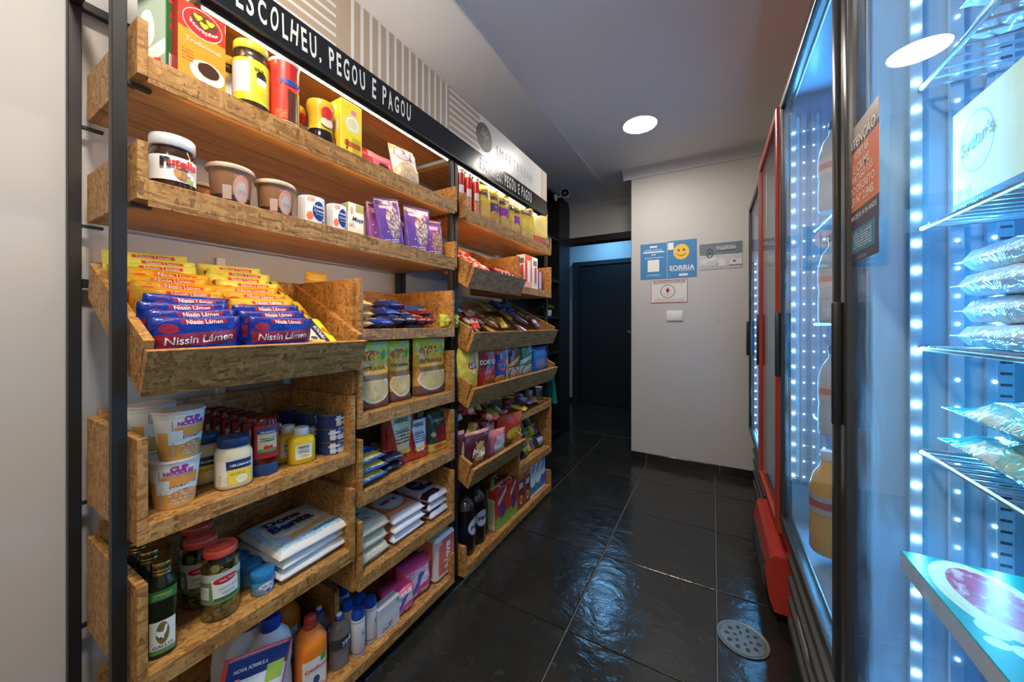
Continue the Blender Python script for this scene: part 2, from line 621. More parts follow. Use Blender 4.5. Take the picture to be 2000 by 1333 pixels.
def pouch_fn(w, h, d, style, seed, wr):
    def thick(u, v):
        a = abs(2 * u - 1)
        g = max(0, 1 - a ** 3.0) ** .55
        if style == 'stand':
            k = max(0, 1 - v ** 1.7) ** .8 * (.88 + .12 * min(1, v * 8))
            if v > .86:
                k *= max(0, (1 - v) / .14)
            g = max(0, 1 - a ** (5 - 2.5 * v)) ** .5
        elif style == 'brick':
            b = abs(2 * v - 1)
            k = max(0, 1 - b ** 9) ** .5
            g = max(0, 1 - a ** 9) ** .5
        else:
            b = abs(2 * v - 1)
            c = .055
            b2 = max(0, (b - 0) / (1 - c))
            k = max(0, 1 - min(1, b2) ** 3.4) ** .6
        return d / 2 * g * k
    def pos(u, v, side, e=0):
        T = thick(u, v)
        n = (mnoise.noise(Vector((u * 5 + seed, v * 5, side * 3))) + .6 * mnoise.noise(Vector((u * 11 + seed, v * 9 - seed, side)))) * wr * d * min(1, T / (d * .3) + .15)
        pinch = 1 - .07 * (T / (d / 2 + 1e-9)) if style != 'brick' else 1
        edge = .004 * math.sin(v * 23 + seed) * (w / .1) if style != 'brick' else 0
        return ((T + n + .0007 + e) * side, (u - .5) * (w * pinch + edge * wr), v * h)
    return pos
def pouch_me(pos, nu=12, nv=16, name='packet', close=True):
    bm = bmesh.new()
    uv = bm.loops.layers.uv.verify()
    G = {}
    for side in (1, -1):
        for j in range(nv + 1):
            for i in range(nu + 1):
                G[side, i, j] = bm.verts.new(pos(i / nu, j / nv, side))
        for j in range(nv):
            for i in range(nu):
                q = [(i, j), (i + 1, j), (i + 1, j + 1), (i, j + 1)]
                f = bm.faces.new([G[side, a, b] for a, b in q])
                f.smooth = True
                for l, (a, b) in zip(f.loops, q):
                    l[uv].uv = ((a / nu) if side == 1 else 1 - a / nu, b / nv)
    rim = [(i, 0) for i in range(nu)] + [(nu, j) for j in range(nv)] + [(i, nv) for i in range(nu, 0, -1)] + [(0, j) for j in range(nv, 0, -1)]
    for k in range(len(rim)):
        a, b = rim[k], rim[(k + 1) % len(rim)]
        f = bm.faces.new((G[1, a[0], a[1]], G[-1, a[0], a[1]], G[-1, b[0], b[1]], G[1, b[0], b[1]]))
        f.smooth = False
        for l, q in zip(f.loops, (a, a, b, b)):
            l[uv].uv = (q[0] / nu, q[1] / nv)
    me = bpy.data.meshes.new(name)
    bmesh.ops.recalc_face_normals(bm, faces=bm.faces)
    bm.to_mesh(me)
    bm.free()
    return me
def pouch(name, label, cat, x, y, z, w, h, d, m, style='pillow', rz=0, group=None, rot=None, texts=(), wr=.06, part='packet_film', seed=None, nu=12, nv=16):
    """stands upright on its lower edge, front to +x; rot lays it down"""
    seed = random.uniform(0, 50) if seed is None else seed
    t = thing(name, label, cat, (x, y, z), rz, group, rot)
    pos = pouch_fn(w, h, d, style, seed, wr)
    mk(part, pouch_me(pos, nu, nv, part), m, t)
    sf = lambda a, b, e: pos(min(1, max(0, a / w + .5)), min(1, max(0, b / h)), 1, e)
    for tx in texts:
        s, u, v, ww = tx[:4]
        o = dict(tx[4]) if len(tx) > 4 else {}
        o.setdefault('e', .0022)
        o.setdefault('sub', 1)
        text(t, sf, s, (u - .5) * w, v * h, ww * w, **o)
    return t
def lay(rz=0, tilt=0):
    """euler that lays an upright packet down, printed front upwards, its top to the wall"""
    return (0, -PI / 2 + tilt, rz)

# ================================================================ THE SETTING
XW = -1.30          # left wall
fl = struct(box('floor', -2.3, .98, -1.35, 4.9, -.06, -.006, 'grout'))
XL = [-1.40, -.93, -.46, .012, .48]
YL = [-.722, -.239, .244, .727, 1.21, 1.695, 2.178, 2.647, 3.07, 3.525]
def tile(x0, x1, y0, y1, zz=0):
    g = .0027
    cx, cy = (x0 + x1) / 2, (y0 + y1) / 2
    me = cube_me(x0 - cx + g, x1 - cx - g, y0 - cy + g, y1 - cy - g, -.012, 0, .0016, 'floor_tile')
    o = mk('floor_tile', me, 'slate', fl, (cx, cy, zz + random.uniform(-.0008, .0008)), (random.uniform(-.0012, .0012), random.uniform(-.0012, .0012), 0))
    return o
for i in range(len(XL) - 1):
    for j in range(len(YL) - 1):
        if YL[j] >= 3.0 and XL[i] > -.6:
            continue
        tile(XL[i], XL[i + 1], YL[j], YL[j + 1])
for i, x in enumerate((-2.27, -1.80, -1.33, -.86, -.39)):
    for y0, y1 in ((3.54, 4.0), (4.0, 4.46), (4.46, 4.84)):
        tile(x, x + .47, y0, y1, .004)
struct(box('ceiling', -2.3, .98, -1.35, 4.9, CEIL, CEIL + .06, 'ceiling_paint'))
struct(box('ceiling_soffit', XW, -.862, -1.3, 3.52, CEIL - .014, CEIL, 'soffit_paint'))
struct(box('wall_left', XW - .1, XW, -1.35, 2.15, 0, CEIL, 'wall_paint'))
struct(box('wall_left_recess', -1.62, -1.56, 2.15, 3.52, 0, CEIL, 'black_paint'))
struct(box('wall_left_end', -1.62, XW, 3.26, 3.52, 0, CEIL, 'black_paint'))
struct(box('wall_right', .88, .98, -1.35, 3.1, 0, CEIL, 'wall_paint'))
struct(box('wall_rear', -1.4, .98, -1.35, -1.25, 0, CEIL, 'wall_paint'))
struct(box('wall_far', -.588, .9, 3.03, 4.9, 0, CEIL, 'wall_paint', bev=.006))
struct(box('wall_over_doorway', -2.3, -.588, 3.52, 3.62, 1.99, CEIL, 'wall_paint'))
struct(box('wall_beside_doorway', -2.3, -1.43, 3.52, 3.62, 0, 1.99, 'wall_paint'))
struct(box('wall_corridor_end', -2.3, -.5, 4.84, 4.9, 0, CEIL, 'wall_paint'))
struct(box('wall_corridor_left', -2.36, -2.3, 3.5, 4.9, 0, CEIL, 'wall_paint'))
# black lining of the doorway
tr = struct(box('trim_1', -1.43, -.588, 3.505, 3.635, 1.93, 1.99, 'black_paint'))
box('jamb', -1.43, -1.354, 3.505, 3.635, 0, 1.93, 'black_paint', tr)
# threshold
box('threshold', -1.354, -.588, 3.515, 3.545, 0, .006, 'charcoal_edge', tr)
# baseboard of slate strips
bb = struct(box('baseboard_far', -.588, .9, 3.018, 3.03, 0, .055, 'grout'))
for x0, x1 in ((-.588, -.47), (-.466, .04), (.044, .48), (.484, .88)):
    box('skirting_tile', x0, x1, 3.016, 3.029, .002, .064, 'slate', bb, .001)
b2 = struct(box('baseboard_corridor', -2.3, -1.73, 4.825, 4.84, 0, .06, 'slate'))
# crown mouldings
def crown(name, p0, p1, inward, parent=None):
    """cove moulding between wall and ceiling, run from p0 to p1, projecting along inward"""
    prof = [(0, 0), (0, -.072), (.006, -.072), (.008, -.060), (.016, -.050), (.036, -.026), (.056, -.014), (.060, -.004), (.060, 0)]
    bm = bmesh.new()
    iv = Vector(inward)
    R0 = [bm.verts.new(Vector(p0) + iv * a + Vector((0, 0, b))) for a, b in prof]
    R1 = [bm.verts.new(Vector(p1) + iv * a + Vector((0, 0, b))) for a, b in prof]
    n = len(prof)
    for i in range(n):
        bm.faces.new((R0[i], R1[i], R1[(i + 1) % n], R0[(i + 1) % n]))
    bm.faces.new(R0)
    bm.faces.new(R1[::-1])
    return struct(mk(name, fin(bm, name, 30), 'crown_paint', parent))
crown('trim_2', (-.648, 3.03, CEIL), (.9, 3.03, CEIL), (0, -1, 0))
crown('trim_3', (-1.43, 3.52, CEIL), (-.588, 3.52, CEIL), (0, -1, 0))
crown('trim_4', (-.588, 3.03, CEIL), (-.588, 3.52, CEIL), (-1, 0, 0))
# corridor door
dr = struct(box('door_1', -1.66, -.90, 4.805, 4.84, .01, 1.92, 'black_paint', bev=.002))
box('door_frame', -1.725, -1.655, 4.79, 4.84, 0, 1.97, 'charcoal_edge', dr)
box('door_frame', -.905, -.835, 4.79, 4.84, 0, 1.97, 'charcoal_edge', dr)
box('door_frame', -1.655, -.905, 4.79, 4.84, 1.915, 1.97, 'charcoal_edge', dr)
hd = mk('door_handle', lathe_me([(.022, 0), (.022, .006), (.009, .008), (.009, .04)], 16, name='door_handle'), 'steel', dr, (-.96, 4.805, 1.0), (PI / 2, 0, 0))

yt = YX(432, -1.29)
tag(box('cable_trunking', XW, XW + .012, yt - .012, yt + .012, 0, 1.30, 'white_plastic', bev=.002), 'narrow white cable trunking running up the wall behind the noodle bin', 'trunking')

# ---------------------------------------------------------------- lamps
def downlight(x, y, label, glow, r=.1):
    t = thing('ceiling_downlight', label, 'ceiling light', (x, y, CEIL))
    mk('trim_ring', lathe_me([(r * .97, -.001), (r * 1.0, -.009), (r * 1.06, -.009), (r * 1.09, -.004), (r * 1.09, 0)], 40, name='trim_ring'), 'white_plastic', t)
    mk('diffuser', lathe_me([(r * .98, -.002), (r * .98, -.006), (r * .5, -.0065), (0, -.0065)], 40, name='diffuser'), glow, t)
    return t
downlight(-.40, 2.34, 'round white recessed downlight shining from the grey ceiling', 'lamp_glow')
downlight(-.40, .10, 'added unseen round downlight over the near end of the aisle', 'added_near_glow')  # unseen downlight, added to brighten the near end
downlight(-1.20, 4.46, 'round cold white downlight in the corridor ceiling', 'corridor_glow', .10)
t = thing('added_globe', 'added unseen globe light brightening the ceiling and shelf fronts', 'lamp', (.12, -.72, CEIL))  # globe light added out of view to lift ceiling and shelf fronts
mk('canopy', lathe_me([(.05, 0), (.05, -.012), (.02, -.025), (.004, -.028)], 24, name='canopy'), 'white_plastic', t)
mk('cord', lathe_me([(.003, -.02), (.003, -.13)], 8, name='cord'), 'black_metal', t)
mk('globe', lathe_me([(.02, -.125), (.03, -.13)] + [(.12 * math.sin(a), -.25 + .12 * math.cos(a)) for a in [R_(16 + 164 * i / 18) for i in range(19)]], 32, name='globe'), 'added_globe_glow', t)

# ================================================================ SHELVING RACKS
TH = .015
FX, BX = -.92, -1.245
def tray(rack, y0, y1, zb, lip, side, back=None, bottom='osb', left=True, right=True, name='shelf_tray'):
    b = box(name, BX, FX - TH, y0 + (TH if left else 0), y1 - (TH if right else 0), zb, lip - .0005, bottom, rack, .0008)
    if left:
        box('side_board', BX, FX, y0, y0 + TH, zb, side, 'osb', b, .001)
    if right:
        box('side_board', BX, FX, y1 - TH, y1, zb, side, 'osb', b, .001)
    a0, a1 = y0 + (TH if left else 0), y1 - (TH if right else 0)
    box('front_lip', FX - TH, FX, a0, a1, zb, lip, 'osb', b, .001)
    if back:
        box('back_board', BX, BX + TH, a0, a1, lip, back, 'osb', b, .001)
    return b
def bin_(rack, y0, y1, dz):
    """tilted bin: floor falls towards the aisle, front panel leans outwards"""
    A, B = (-1.236, 1.16 + dz), (-.919, .975 + dz)
    n = Vector((.504, .864))        # inward normal of the sloping floor
    t = n * TH
    b = prism('tilted_bin', [A, B, (B[0] + t.x, B[1] + t.y), (A[0] + t.x, A[1] + t.y)], y0 + TH, y1 - TH, 'osb', rack)
    for q in (y0, y1 - TH):
        prism('side_board', [A, B, (-.888, 1.071 + dz), (-1.225, 1.239 + dz)], q, q + TH, 'osb', b)
    prism('front_panel', [(B[0] + .001, B[1] + .001), (B[0] + .016, B[1] - .008), (-.866, 1.052 + dz), (-.884, 1.055 + dz)], y0, y1, 'osb', b)
    prism('back_board', [A, (A[0] + .015, A[1] - .002), (-1.213, 1.235 + dz), (-1.228, 1.235 + dz)], y0 + TH, y1 - TH, 'osb', b)
    return b
def frame(rack, ya, yb, top=1.86):
    s = .02
    for x in (-.975, -1.285):
        for y in (ya, yb):
            box('post', x, x + s, y, y + s, 0, top, 'black_metal', rack, .0012)
            box('foot', x - .003, x + s + .003, y - .003, y + s + .003, 0, .006, 'black_metal', rack)
    for y in (ya, yb):
        for z in (top - .03, .03):
            box('side_rail', -1.265, -.975, y + .001, y + s - .001, z, z + s, 'black_metal', rack, .001)
    for z in (top - .03, 1.185):
        box('back_rail', -1.284, -1.266, ya + s, yb, z, z + s, 'black_metal', rack, .001)
    box('front_rail', -.974, -.956, ya + s, yb, top - .03, top - .01, 'black_metal', rack, .001)
def brackets(rack, y, s, zs):
    for z in zs:
        for x in (-.972, -1.28):
            box('bracket', x + .002, x + .014, y, y + s * .034, z - .007, z - .001, 'black_metal', rack) if s > 0 else box('bracket', x + .002, x + .014, y - .034, y, z - .007, z - .001, 'black_metal', rack)

r1 = thing('shelving_rack', 'tall black steel rack of strand board trays beside the bare white wall end', 'shelf', (0, 0, 0))
frame(r1, .206, 1.172)
brackets(r1, .226, 1, (1.561, 1.332, .69, .405))
tray(r1, .23, 1.168, 1.563, 1.604, 1.667, bottom='laminate')
tray(r1, .23, 1.168, 1.332, 1.372, 1.441, bottom='laminate')
bin_(r1, .23, .688, 0)
L2Z, L3Z, L4Z = .690, .405, .045
R1Z, R2Z, R3Z, R4Z = 1.050, .785, .550, .298
tray(r1, .23, .688, L2Z, .724, .888, .90)
tray(r1, .23, .688, L3Z, .441, .615, .645)
tray(r1, .70, 1.152, R1Z, 1.086, 1.238, 1.235)
tray(r1, .70, 1.152, R2Z, .828, .993, .82)
tray(r1, .70, 1.152, R3Z, .592, .752, .765)
tray(r1, .70, 1.152, R4Z, .338, .505, .52)
bt = tray(r1, .23, 1.152, L4Z, .078, .165, .30)
box('divider', BX, -1.02, .690, .705, .078, .27, 'osb', bt)
# tall strand board panel between the two columns of trays
box('centre_panel', BX, -.935, .689, .699, .30, 1.232, 'osb', r1)
# top board with the warm led strip along its front
box('top_board', -1.25, -.972, .335, 1.165, 1.80, 1.818, 'laminate', r1)
box('led_channel', -.972, -.955, .335, 1.165, 1.786, 1.80, 'black_metal', r1)
box('led_strip', -.9645, -.9615, .34, 1.16, 1.7835, 1.786, 'led_warm', r1)

r2 = thing('shelving_rack', 'tall black steel rack of tilted strand board bins beside the black bookcase', 'shelf', (0, 0, 0))
frame(r2, 1.199, 2.155)
tray(r2, 1.218, 2.152, 1.556, 1.598, 1.662, bottom='laminate')
bin_(r2, 1.218, 1.69, .287)
tray(r2, 1.70, 2.152, 1.272, 1.312, 1.472)
bin_(r2, 1.218, 2.14, .012)
bin_(r2, 1.218, 2.14, -.225)
bin_(r2, 1.218, 1.69, -.563)
t5 = tray(r2, 1.70, 2.152, .268, .312, .618, .60)
box('upper_board', BX + TH, FX - TH, 1.715, 2.137, .568, .6015, 'osb', t5)
box('upper_lip', FX - TH, FX, 1.715, 2.137, .568, .602, 'osb', t5)
tray(r2, 1.218, 2.152, .018, .060, .149, .16)
box('divider', BX + TH, -1.02, 1.69, 1.705, .060, .40, 'osb', r2)
box('top_board', -1.25, -.972, 1.222, 2.15, 1.80, 1.818, 'laminate', r2)
box('led_channel', -.972, -.955, 1.222, 2.15, 1.786, 1.80, 'black_metal', r2)
box('led_strip', -.9645, -.9615, 1.226, 2.145, 1.7835, 1.786, 'led_warm', r2)
# strip added on the first rack's top board, unseen, to brighten soffit and ceiling
for rk, ya, yb in ((r1, .35, 1.15),):
    box('added_up_channel', -1.05, -1.01, ya, yb, 1.818, 1.822, 'black_metal', rk)
    box('added_up_strip', -1.04, -1.02, ya, yb, 1.822, 1.826, 'added_up_glow', rk)
# slim warm strips on the back of the top trays' front lips
for rk, ya, yb, z in ((r1, .245, 1.153, 1.563), (r1, .245, 1.153, 1.332), (r2, 1.233, 2.137, 1.556)):
    box('lip_skirt', FX - .0045, FX - .0005, ya, yb, z - .010, z, 'osb', rk)
    box('under_strip', FX - .0085, FX - .005, ya + .05, yb - .01, z - .004, z - .0008, 'led_warm', rk)

# ---------------------------------------------------------------- header signs
SXF = -.944
TAN, OFFW = (.40, .29, .195), (.62, .58, .53)
PR('sign_print_a', TAN, [('hstr', .235, .5, .232, .5, OFFW, dict(n=6.6, duty=.30)), ('vstr', .755, .5, .237, .5, OFFW, dict(n=13.5, duty=.32))], .3, var=.08)
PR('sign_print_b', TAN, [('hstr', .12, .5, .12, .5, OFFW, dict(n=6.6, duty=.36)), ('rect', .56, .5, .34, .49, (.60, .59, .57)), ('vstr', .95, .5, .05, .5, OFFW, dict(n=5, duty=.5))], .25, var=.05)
mat('sign_black', (.010, .010, .011), .16, var=.1, coat=.3)
def sign(label, y0, y1, pm):
    t = thing('header_sign', label, 'sign', (0, 0, 1.80))
    box('striped_panel', SXF - .006, SXF, y0, y1, .098, .282, pm, t)
    box('black_band', SXF - .0055, SXF + .0008, y0, y1, .006, .0985, 'sign_black', t)
    box('edge_strip', SXF - .008, SXF + .001, y0, y1, 0, .006, 'black_metal', t)
    return t
def hand(t, s, y, z, h, wd):
    """hand lettered line, one mesh for each letter"""
    x = y
    for i, ch in enumerate(s):
        if ch == ' ':
            x += wd * .62
            continue
        k = {'I': .4, ',': .35, 'E': .8, 'L': .75, 'P': .85, 'S': .85}.get(ch, 1.0)
        hh = h * (.26 if ch == ',' else random.uniform(.94, 1.06))
        text(t, flat_surf(SXF + .0008), ch, x + wd * k * .36, z + (-h * .42 if ch == ',' else random.uniform(-.002, .002)), wd * k * .62, hh, 'cream_ink', bold=.022, rot=random.uniform(-.06, .06), name='letter')
        x += wd * k * .92
K['cream_ink'] = (.62, .60, .55)
sg1 = sign('long header sign with striped panel and complete handwritten slogan on black', .20, 1.1465, 'sign_print_a')
hand(sg1, 'ESCOLHEU, PEGOU E PAGOU', .393, .053, .060, .0298)
sg2 = sign('header sign with round leaf logo and reflected downlight over the tilted bins', 1.1475, 2.132, 'sign_print_b')
hand(sg2, 'ESCOLHEU, PEGOU E PAGOU', 1.365, .053, .060, .0298)
S2 = flat_surf(SXF)
lg = shape(sg2, S2, oval(YX(946, SXF), .186, .066, .066, 40), 'black', name='round_logo')
ly = YX(946, SXF)
for a, rr, L in ((.35, .012, .030), (-.25, .012, .034), (.95, .010, .026), (-.85, .010, .026)):
    c = (ly + math.sin(a) * L, .18 + math.cos(a) * L * .9)
    ring = oval(0, 0, rr * .55, rr * 1.35, 16)
    rin = oval(0, 0, rr * .55 - .0022, rr * 1.35 - .0022, 16)
    bm = bmesh.new()
    def rot2(p):
        return Vector((SXF + .0016, c[0] + p[0] * math.cos(a) + p[1] * math.sin(a), c[1] - p[0] * math.sin(a) + p[1] * math.cos(a)))
    A = [bm.verts.new(rot2(p)) for p in ring]
    B = [bm.verts.new(rot2(p)) for p in rin]
    for i in range(16):
        bm.faces.new((A[i], A[(i + 1) % 16], B[(i + 1) % 16], B[i]))
    mk('leaf_outline', fin(bm, 'leaf_outline'), ink('cream_ink'), sg2)
shape(sg2, S2, [(ly - .0015, .142), (ly + .0015, .142), (ly + .0015, .185), (ly - .0015, .185)], 'cream_ink', e=.0016, name='stem')
text(sg2, S2, 'SMARTBREAK', (YX(969, SXF) + YX(1040, SXF)) / 2, .172, YX(1040, SXF) - YX(969, SXF), .048, 'grey', spacing=1.35)

# ================================================================ COOLERS
mat('liner', (.34, .52, .68), .3, var=.12, vs_=10)
mat('liner_dark', (.16, .30, .42), .35, var=.35, vs_=14)
mat('cooler_black', (.014, .014, .015), .34, var=.2)
mat('cooler_frame', (.045, .045, .043), .26, var=.1, metal=.3)
mat('cooler_trim', (.30, .29, .27), .25, metal=.8)
mat('cooler_red', (.42, .042, .03), .33, var=.08)
mat('wire', (.40, .45, .5), .25, metal=.6)
mat('kick_grey', (.05, .05, .048), .45)
def shell_me(x0, x1, y0, y1, z0, z1, t):
    bm = bmesh.new()
    V = lambda *c: bm.verts.new(c)
    o = [[V(x, y, z) for y, z in ((y0, z0), (y1, z0), (y1, z1), (y0, z1))] for x in (x0, x1)]
    i = [[V(x, y, z) for y, z in ((y0 + t, z0 + t), (y1 - t, z0 + t), (y1 - t, z1 - t), (y0 + t, z1 - t))] for x in (x0, x1 - t)]
    for k in range(4):
        k2 = (k + 1) % 4
        bm.faces.new((o[0][k], o[0][k2], o[1][k2], o[1][k]))
        bm.faces.new((i[0][k], i[0][k2], i[1][k2], i[1][k])).material_index = 1
        bm.faces.new((o[0][k], o[0][k2], i[0][k2], i[0][k]))
    bm.faces.new(o[1])
    bm.faces.new(i[1]).material_index = 1
    return fin(bm, 'cabinet')
def ring_me(x0, x1, y0, y1, z0, z1, w, name='door_frame', wb=None):
    wb = wb or w
    bm = bmesh.new()
    O = [(y0, z0), (y1, z0), (y1, z1), (y0, z1)]
    I = [(y0 + w, z0 + wb), (y1 - w, z0 + wb), (y1 - w, z1 - w), (y0 + w, z1 - w)]
    vs4 = [[bm.verts.new((x, *p)) for p in L] for x in (x0, x1) for L in (O, I)]
    a, b, c, d = vs4
    for k in range(4):
        q = (k + 1) % 4
        bm.faces.new((a[k], a[q], b[q], b[k]))
        bm.faces.new((c[k], c[q], d[q], d[k]))
        bm.faces.new((a[k], a[q], c[q], c[k]))
        bm.faces.new((b[k], b[q], d[q], d[k]))
    bmesh.ops.recalc_face_normals(bm, faces=bm.faces)
    es = [e for e in bm.edges if abs(e.verts[0].co.x - e.verts[1].co.x) < 1e-6 and e.verts[0].co.x < x0 + 1e-5]
    bmesh.ops.bevel(bm, geom=es, offset=.004, segments=2, affect='EDGES', profile=.5)
    return fin(bm, name, 40)
def cooler(label, y0, y1, zd, zt, xf, body, doorm, shelves=(), led=(), ledy=None, step=.05, z_led=(.5, 1.8), top=.03, fw=.03, lit=True, power=1.0):
    t = thing('glass_door_cooler', label, 'cooler', (0, 0, 0))
    cab = mk('cabinet', shell_me(xf + .03, .84, y0, y1, zd - .01, zt + top, .036), [body, 'liner'], t)
    base = box('base_housing', xf + .045, .84, y0, y1, .045, zd - .01, body, t)
    for yy in (y0 + .05, y1 - .08):
        box('foot', xf + .06, xf + .09, yy, yy + .03, 0, .045, 'black_metal', t)
        box('foot', .78, .81, yy, yy + .03, 0, .045, 'black_metal', t)
    d = mk('door', ring_me(xf, xf + .03, y0 + .004, y1 - .004, zd, zt, fw), doorm, t)
    box('glass_pane', xf + .008, xf + .013, y0 + fw, y1 - fw, zd + fw, zt - fw, 'cooler_glass', d)
    mk('gasket', ring_me(xf + .024, xf + .03, y0 + fw - .006, y1 - fw + .006, zd + fw - .006, zt - fw + .006, .012, 'gasket'), 'cooler_trim', d)
    for z in shelves:
        bm = bmesh.new()
        def rod(p, q, r=.0022):
            v = Vector(q) - Vector(p)
            r0 = bmesh.ops.create_cone(bm, cap_ends=True, segments=6, radius1=r, radius2=r, depth=v.length)
            bmesh.ops.transform(bm, matrix=Matrix.Translation((Vector(p) + Vector(q)) / 2) @ v.to_track_quat('Z', 'Y').to_matrix().to_4x4(), verts=r0['verts'])
        xa, xb = xf + .085, .78
        for x in (xa, xb):
            rod((x, y0 + .045, z), (x, y1 - .045, z), .0032)
        n = 22
        for i in range(n + 1):
            y = y0 + .05 + (y1 - y0 - .1) * i / n
            rod((xa, y, z + .003), (xb, y, z + .003))
        mk('wire_shelf', fin(bm, 'wire_shelf', 40), 'wire', t)
    if lit:
        for k, x in enumerate(led):  # only the first column is an LED strip; the rest imitate its reflections
            yy = ledy
            box('led_or_reflection_rail', x - .007, x + .007, yy, yy + .008, z_led[0] - .02, z_led[1] + .02, 'liner', t)
            bm = bmesh.new()
            z = z_led[0]
            s = .0038 if k == 0 else .0028
            while z < z_led[1]:
                g = bmesh.ops.create_icosphere(bm, subdivisions=1, radius=s)
                bmesh.ops.translate(bm, verts=g['verts'], vec=(x, yy - .001, z))
                z += step
            mk('led_or_reflection_dots', fin(bm, 'led_or_reflection_dots', 40), 'led_cold' if k == 0 else 'led_reflection', t)
            if k in (0, 2):  # the third column's light is added at an imitated reflection
                ld = bpy.data.lights.new('cold_led_or_added_light', 'AREA')
                ld.shape = 'RECTANGLE'
                ld.size, ld.size_y = .008, z_led[1] - z_led[0]
                ld.energy = LED_COLD_W * power
                ld.color = LED_COLD_COL
                lo = bpy.data.objects.new('cold_led_or_added_light', ld)
                col.objects.link(lo)
                lo.parent = t
                lo.location = (x, yy - .0065, (z_led[0] + z_led[1]) / 2)
                lo.rotation_euler = (PI / 2, 0, PI)      # faces -y
                lo.rotation_euler = (-PI / 2, 0, 0)
    return t
def grille(t, xf, y0, y1, zs, m='kick_grey'):
    for z in zs:
        prism('grille_slat', [(xf + .044, z), (xf + .022, z + .004), (xf + .022, z + .030), (xf + .044, z + .036)], y0 + .01, y1 - .01, m, t)
cA = cooler('black framed glass cooler with warning sticker, frozen boxes and plastic bags inside', .235, .855, .42, 1.86, .200, 'cooler_black', 'cooler_frame',
            (.72, .90, 1.062, 1.25, 1.47), (.281, .325, .362, .402), .808, .0427, (.46, 1.80), fw=.034)
grille(cA, .2, .235, .855, (.07, .14, .21, .28, .35))
rail_me = cube_me(-.009, .009, 0, .008, .46, 1.82, .001, 'shelf_rail')
for x in (.372, .70):
    rr = mk('shelf_rail', rail_me, 'liner', cA, (x, .806, 0))
    bm = bmesh.new()
    z = .5
    while z < 1.8:
        g = bmesh.ops.create_cube(bm, size=1)
        for v in g['verts']:
            v.co = Vector((x + v.co.x * .011, .8055 + v.co.y * .001, z + v.co.z * .0035))
        z += .0165
    o = mk('rail_slots', fin(bm, 'rail_slots'), 'steel_dark', cA)
    o['kind'] = 'stuff'
cB = cooler('black framed glass cooler with orange juice bottle and an led row with imitated reflections', .872, 1.532, .42, 1.86, .200, 'cooler_black', 'cooler_frame',
            (.478, .80, 1.10, 1.40), (.232, .259, .284, .310), 1.485, .0515, (.60, 1.78), fw=.030, power=1.2)
grille(cB, .2, .872, 1.532, (.07, .14, .21, .28, .35))
cC = cooler('red framed glass door cooler with red kick plate', 1.562, 2.13, .36, 1.875, .195, 'cooler_red', 'cooler_red',
            (.46, .80, 1.12, 1.45), (), 2.08, .05, lit=False, fw=.034)
prism('kick_plate', [(.195, .05), (.178, .10), (.172, .17), (.185, .24), (.195, .255), (.24, .255), (.24, .05)], 1.60, 2.10, 'cooler_red', cC)
for z in (.085, .115, .145, .175):
    box('kick_slot', .170, .177, 1.68, 2.02, z, z + .012, 'steel_dark', cC)
cD = cooler('black framed glass door cooler standing against the poster wall', 2.165, 2.755, .42, 1.845, .200, 'cooler_black', 'cooler_black',
            (.478, .80, 1.10, 1.40), (.232, .262), 2.70, .05, (.48, 1.52), fw=.03, power=1.7)
grille(cD, .2, 2.165, 2.755, (.07, .14, .21, .28, .35))
# handles and hinges
for c, y, z0, z1 in ((cA, .842, .92, 1.14), (cB, 1.518, .92, 1.14), (cC, 2.112, .9, 1.15), (cD, 2.74, .9, 1.12)):
    box('door_handle', .186, .2, y - .006, y + .006, z0, z1, 'cooler_black', c, .003, 2, 40)
for c, y in ((cB, 1.50), (cC, 1.59), (cD, 2.2), (cA, .82)):
    box('hinge', .203, .235, y - .02, y + .02, .400, .418, 'steel', c, .002)
# make's mark on the grille of the second cooler
shape(cB, lambda y, z, e: (.2215 - e, y, z), [(1.20, .205), (1.34, .205), (1.36, .222), (1.32, .228), (1.22, .226)], 'silver', name='badge')
# sticker on the first cooler's glass
PR('sticker_print', (.055, .05, .085), [('rect', .5, .60, .5, .22, (.62, .16, .075)), ('rect', .5, .93, .5, .07, (.30, .25, .23)), ('rect', .5, .155, .40, .085, (.04, .17, .27)),
    ('lines', .5, .155, .3, .06, (.45, .5, .55), dict(n=3.2, fx=30)), ('lines', .5, .03, .14, .012, (.3, .3, .35), dict(n=1, fx=40))], .4)
gx = .2075
ya, yb = YX(1717, gx), YX(1658, gx)
za, zb_ = ZX(1690, 505, gx), ZX(1690, 222, gx)
st = thing('warning_sticker', 'tall dark sticker with orange block on the first cooler glass', 'sticker', (gx, (ya + yb) / 2, za), PI)
sw, sh = yb - ya, zb_ - za
mk('sticker_sheet', cube_me(0, .0006, -sw / 2, sw / 2, 0, sh, 0, 'sticker_sheet'), 'sticker_print', st)
K['sticker_white'] = (.72, .68, .64)
for s, v, w in (('ATENÇÃO', .875, .86), ('FURTAR', .77, .48), ('É CRIME:', .69, .56), ('ARTIGO 155', .61, .70), ('DO DECRETO', .53, .80), ('LEI N° 2.848.', .45, .78), ('PENA DE 01 A 04 ANOS', .33, .92)):
    text(st, flat_surf(.0006), s, 0, v * sh, w * sw, c='sticker_white', e=.0005, bold=.01)

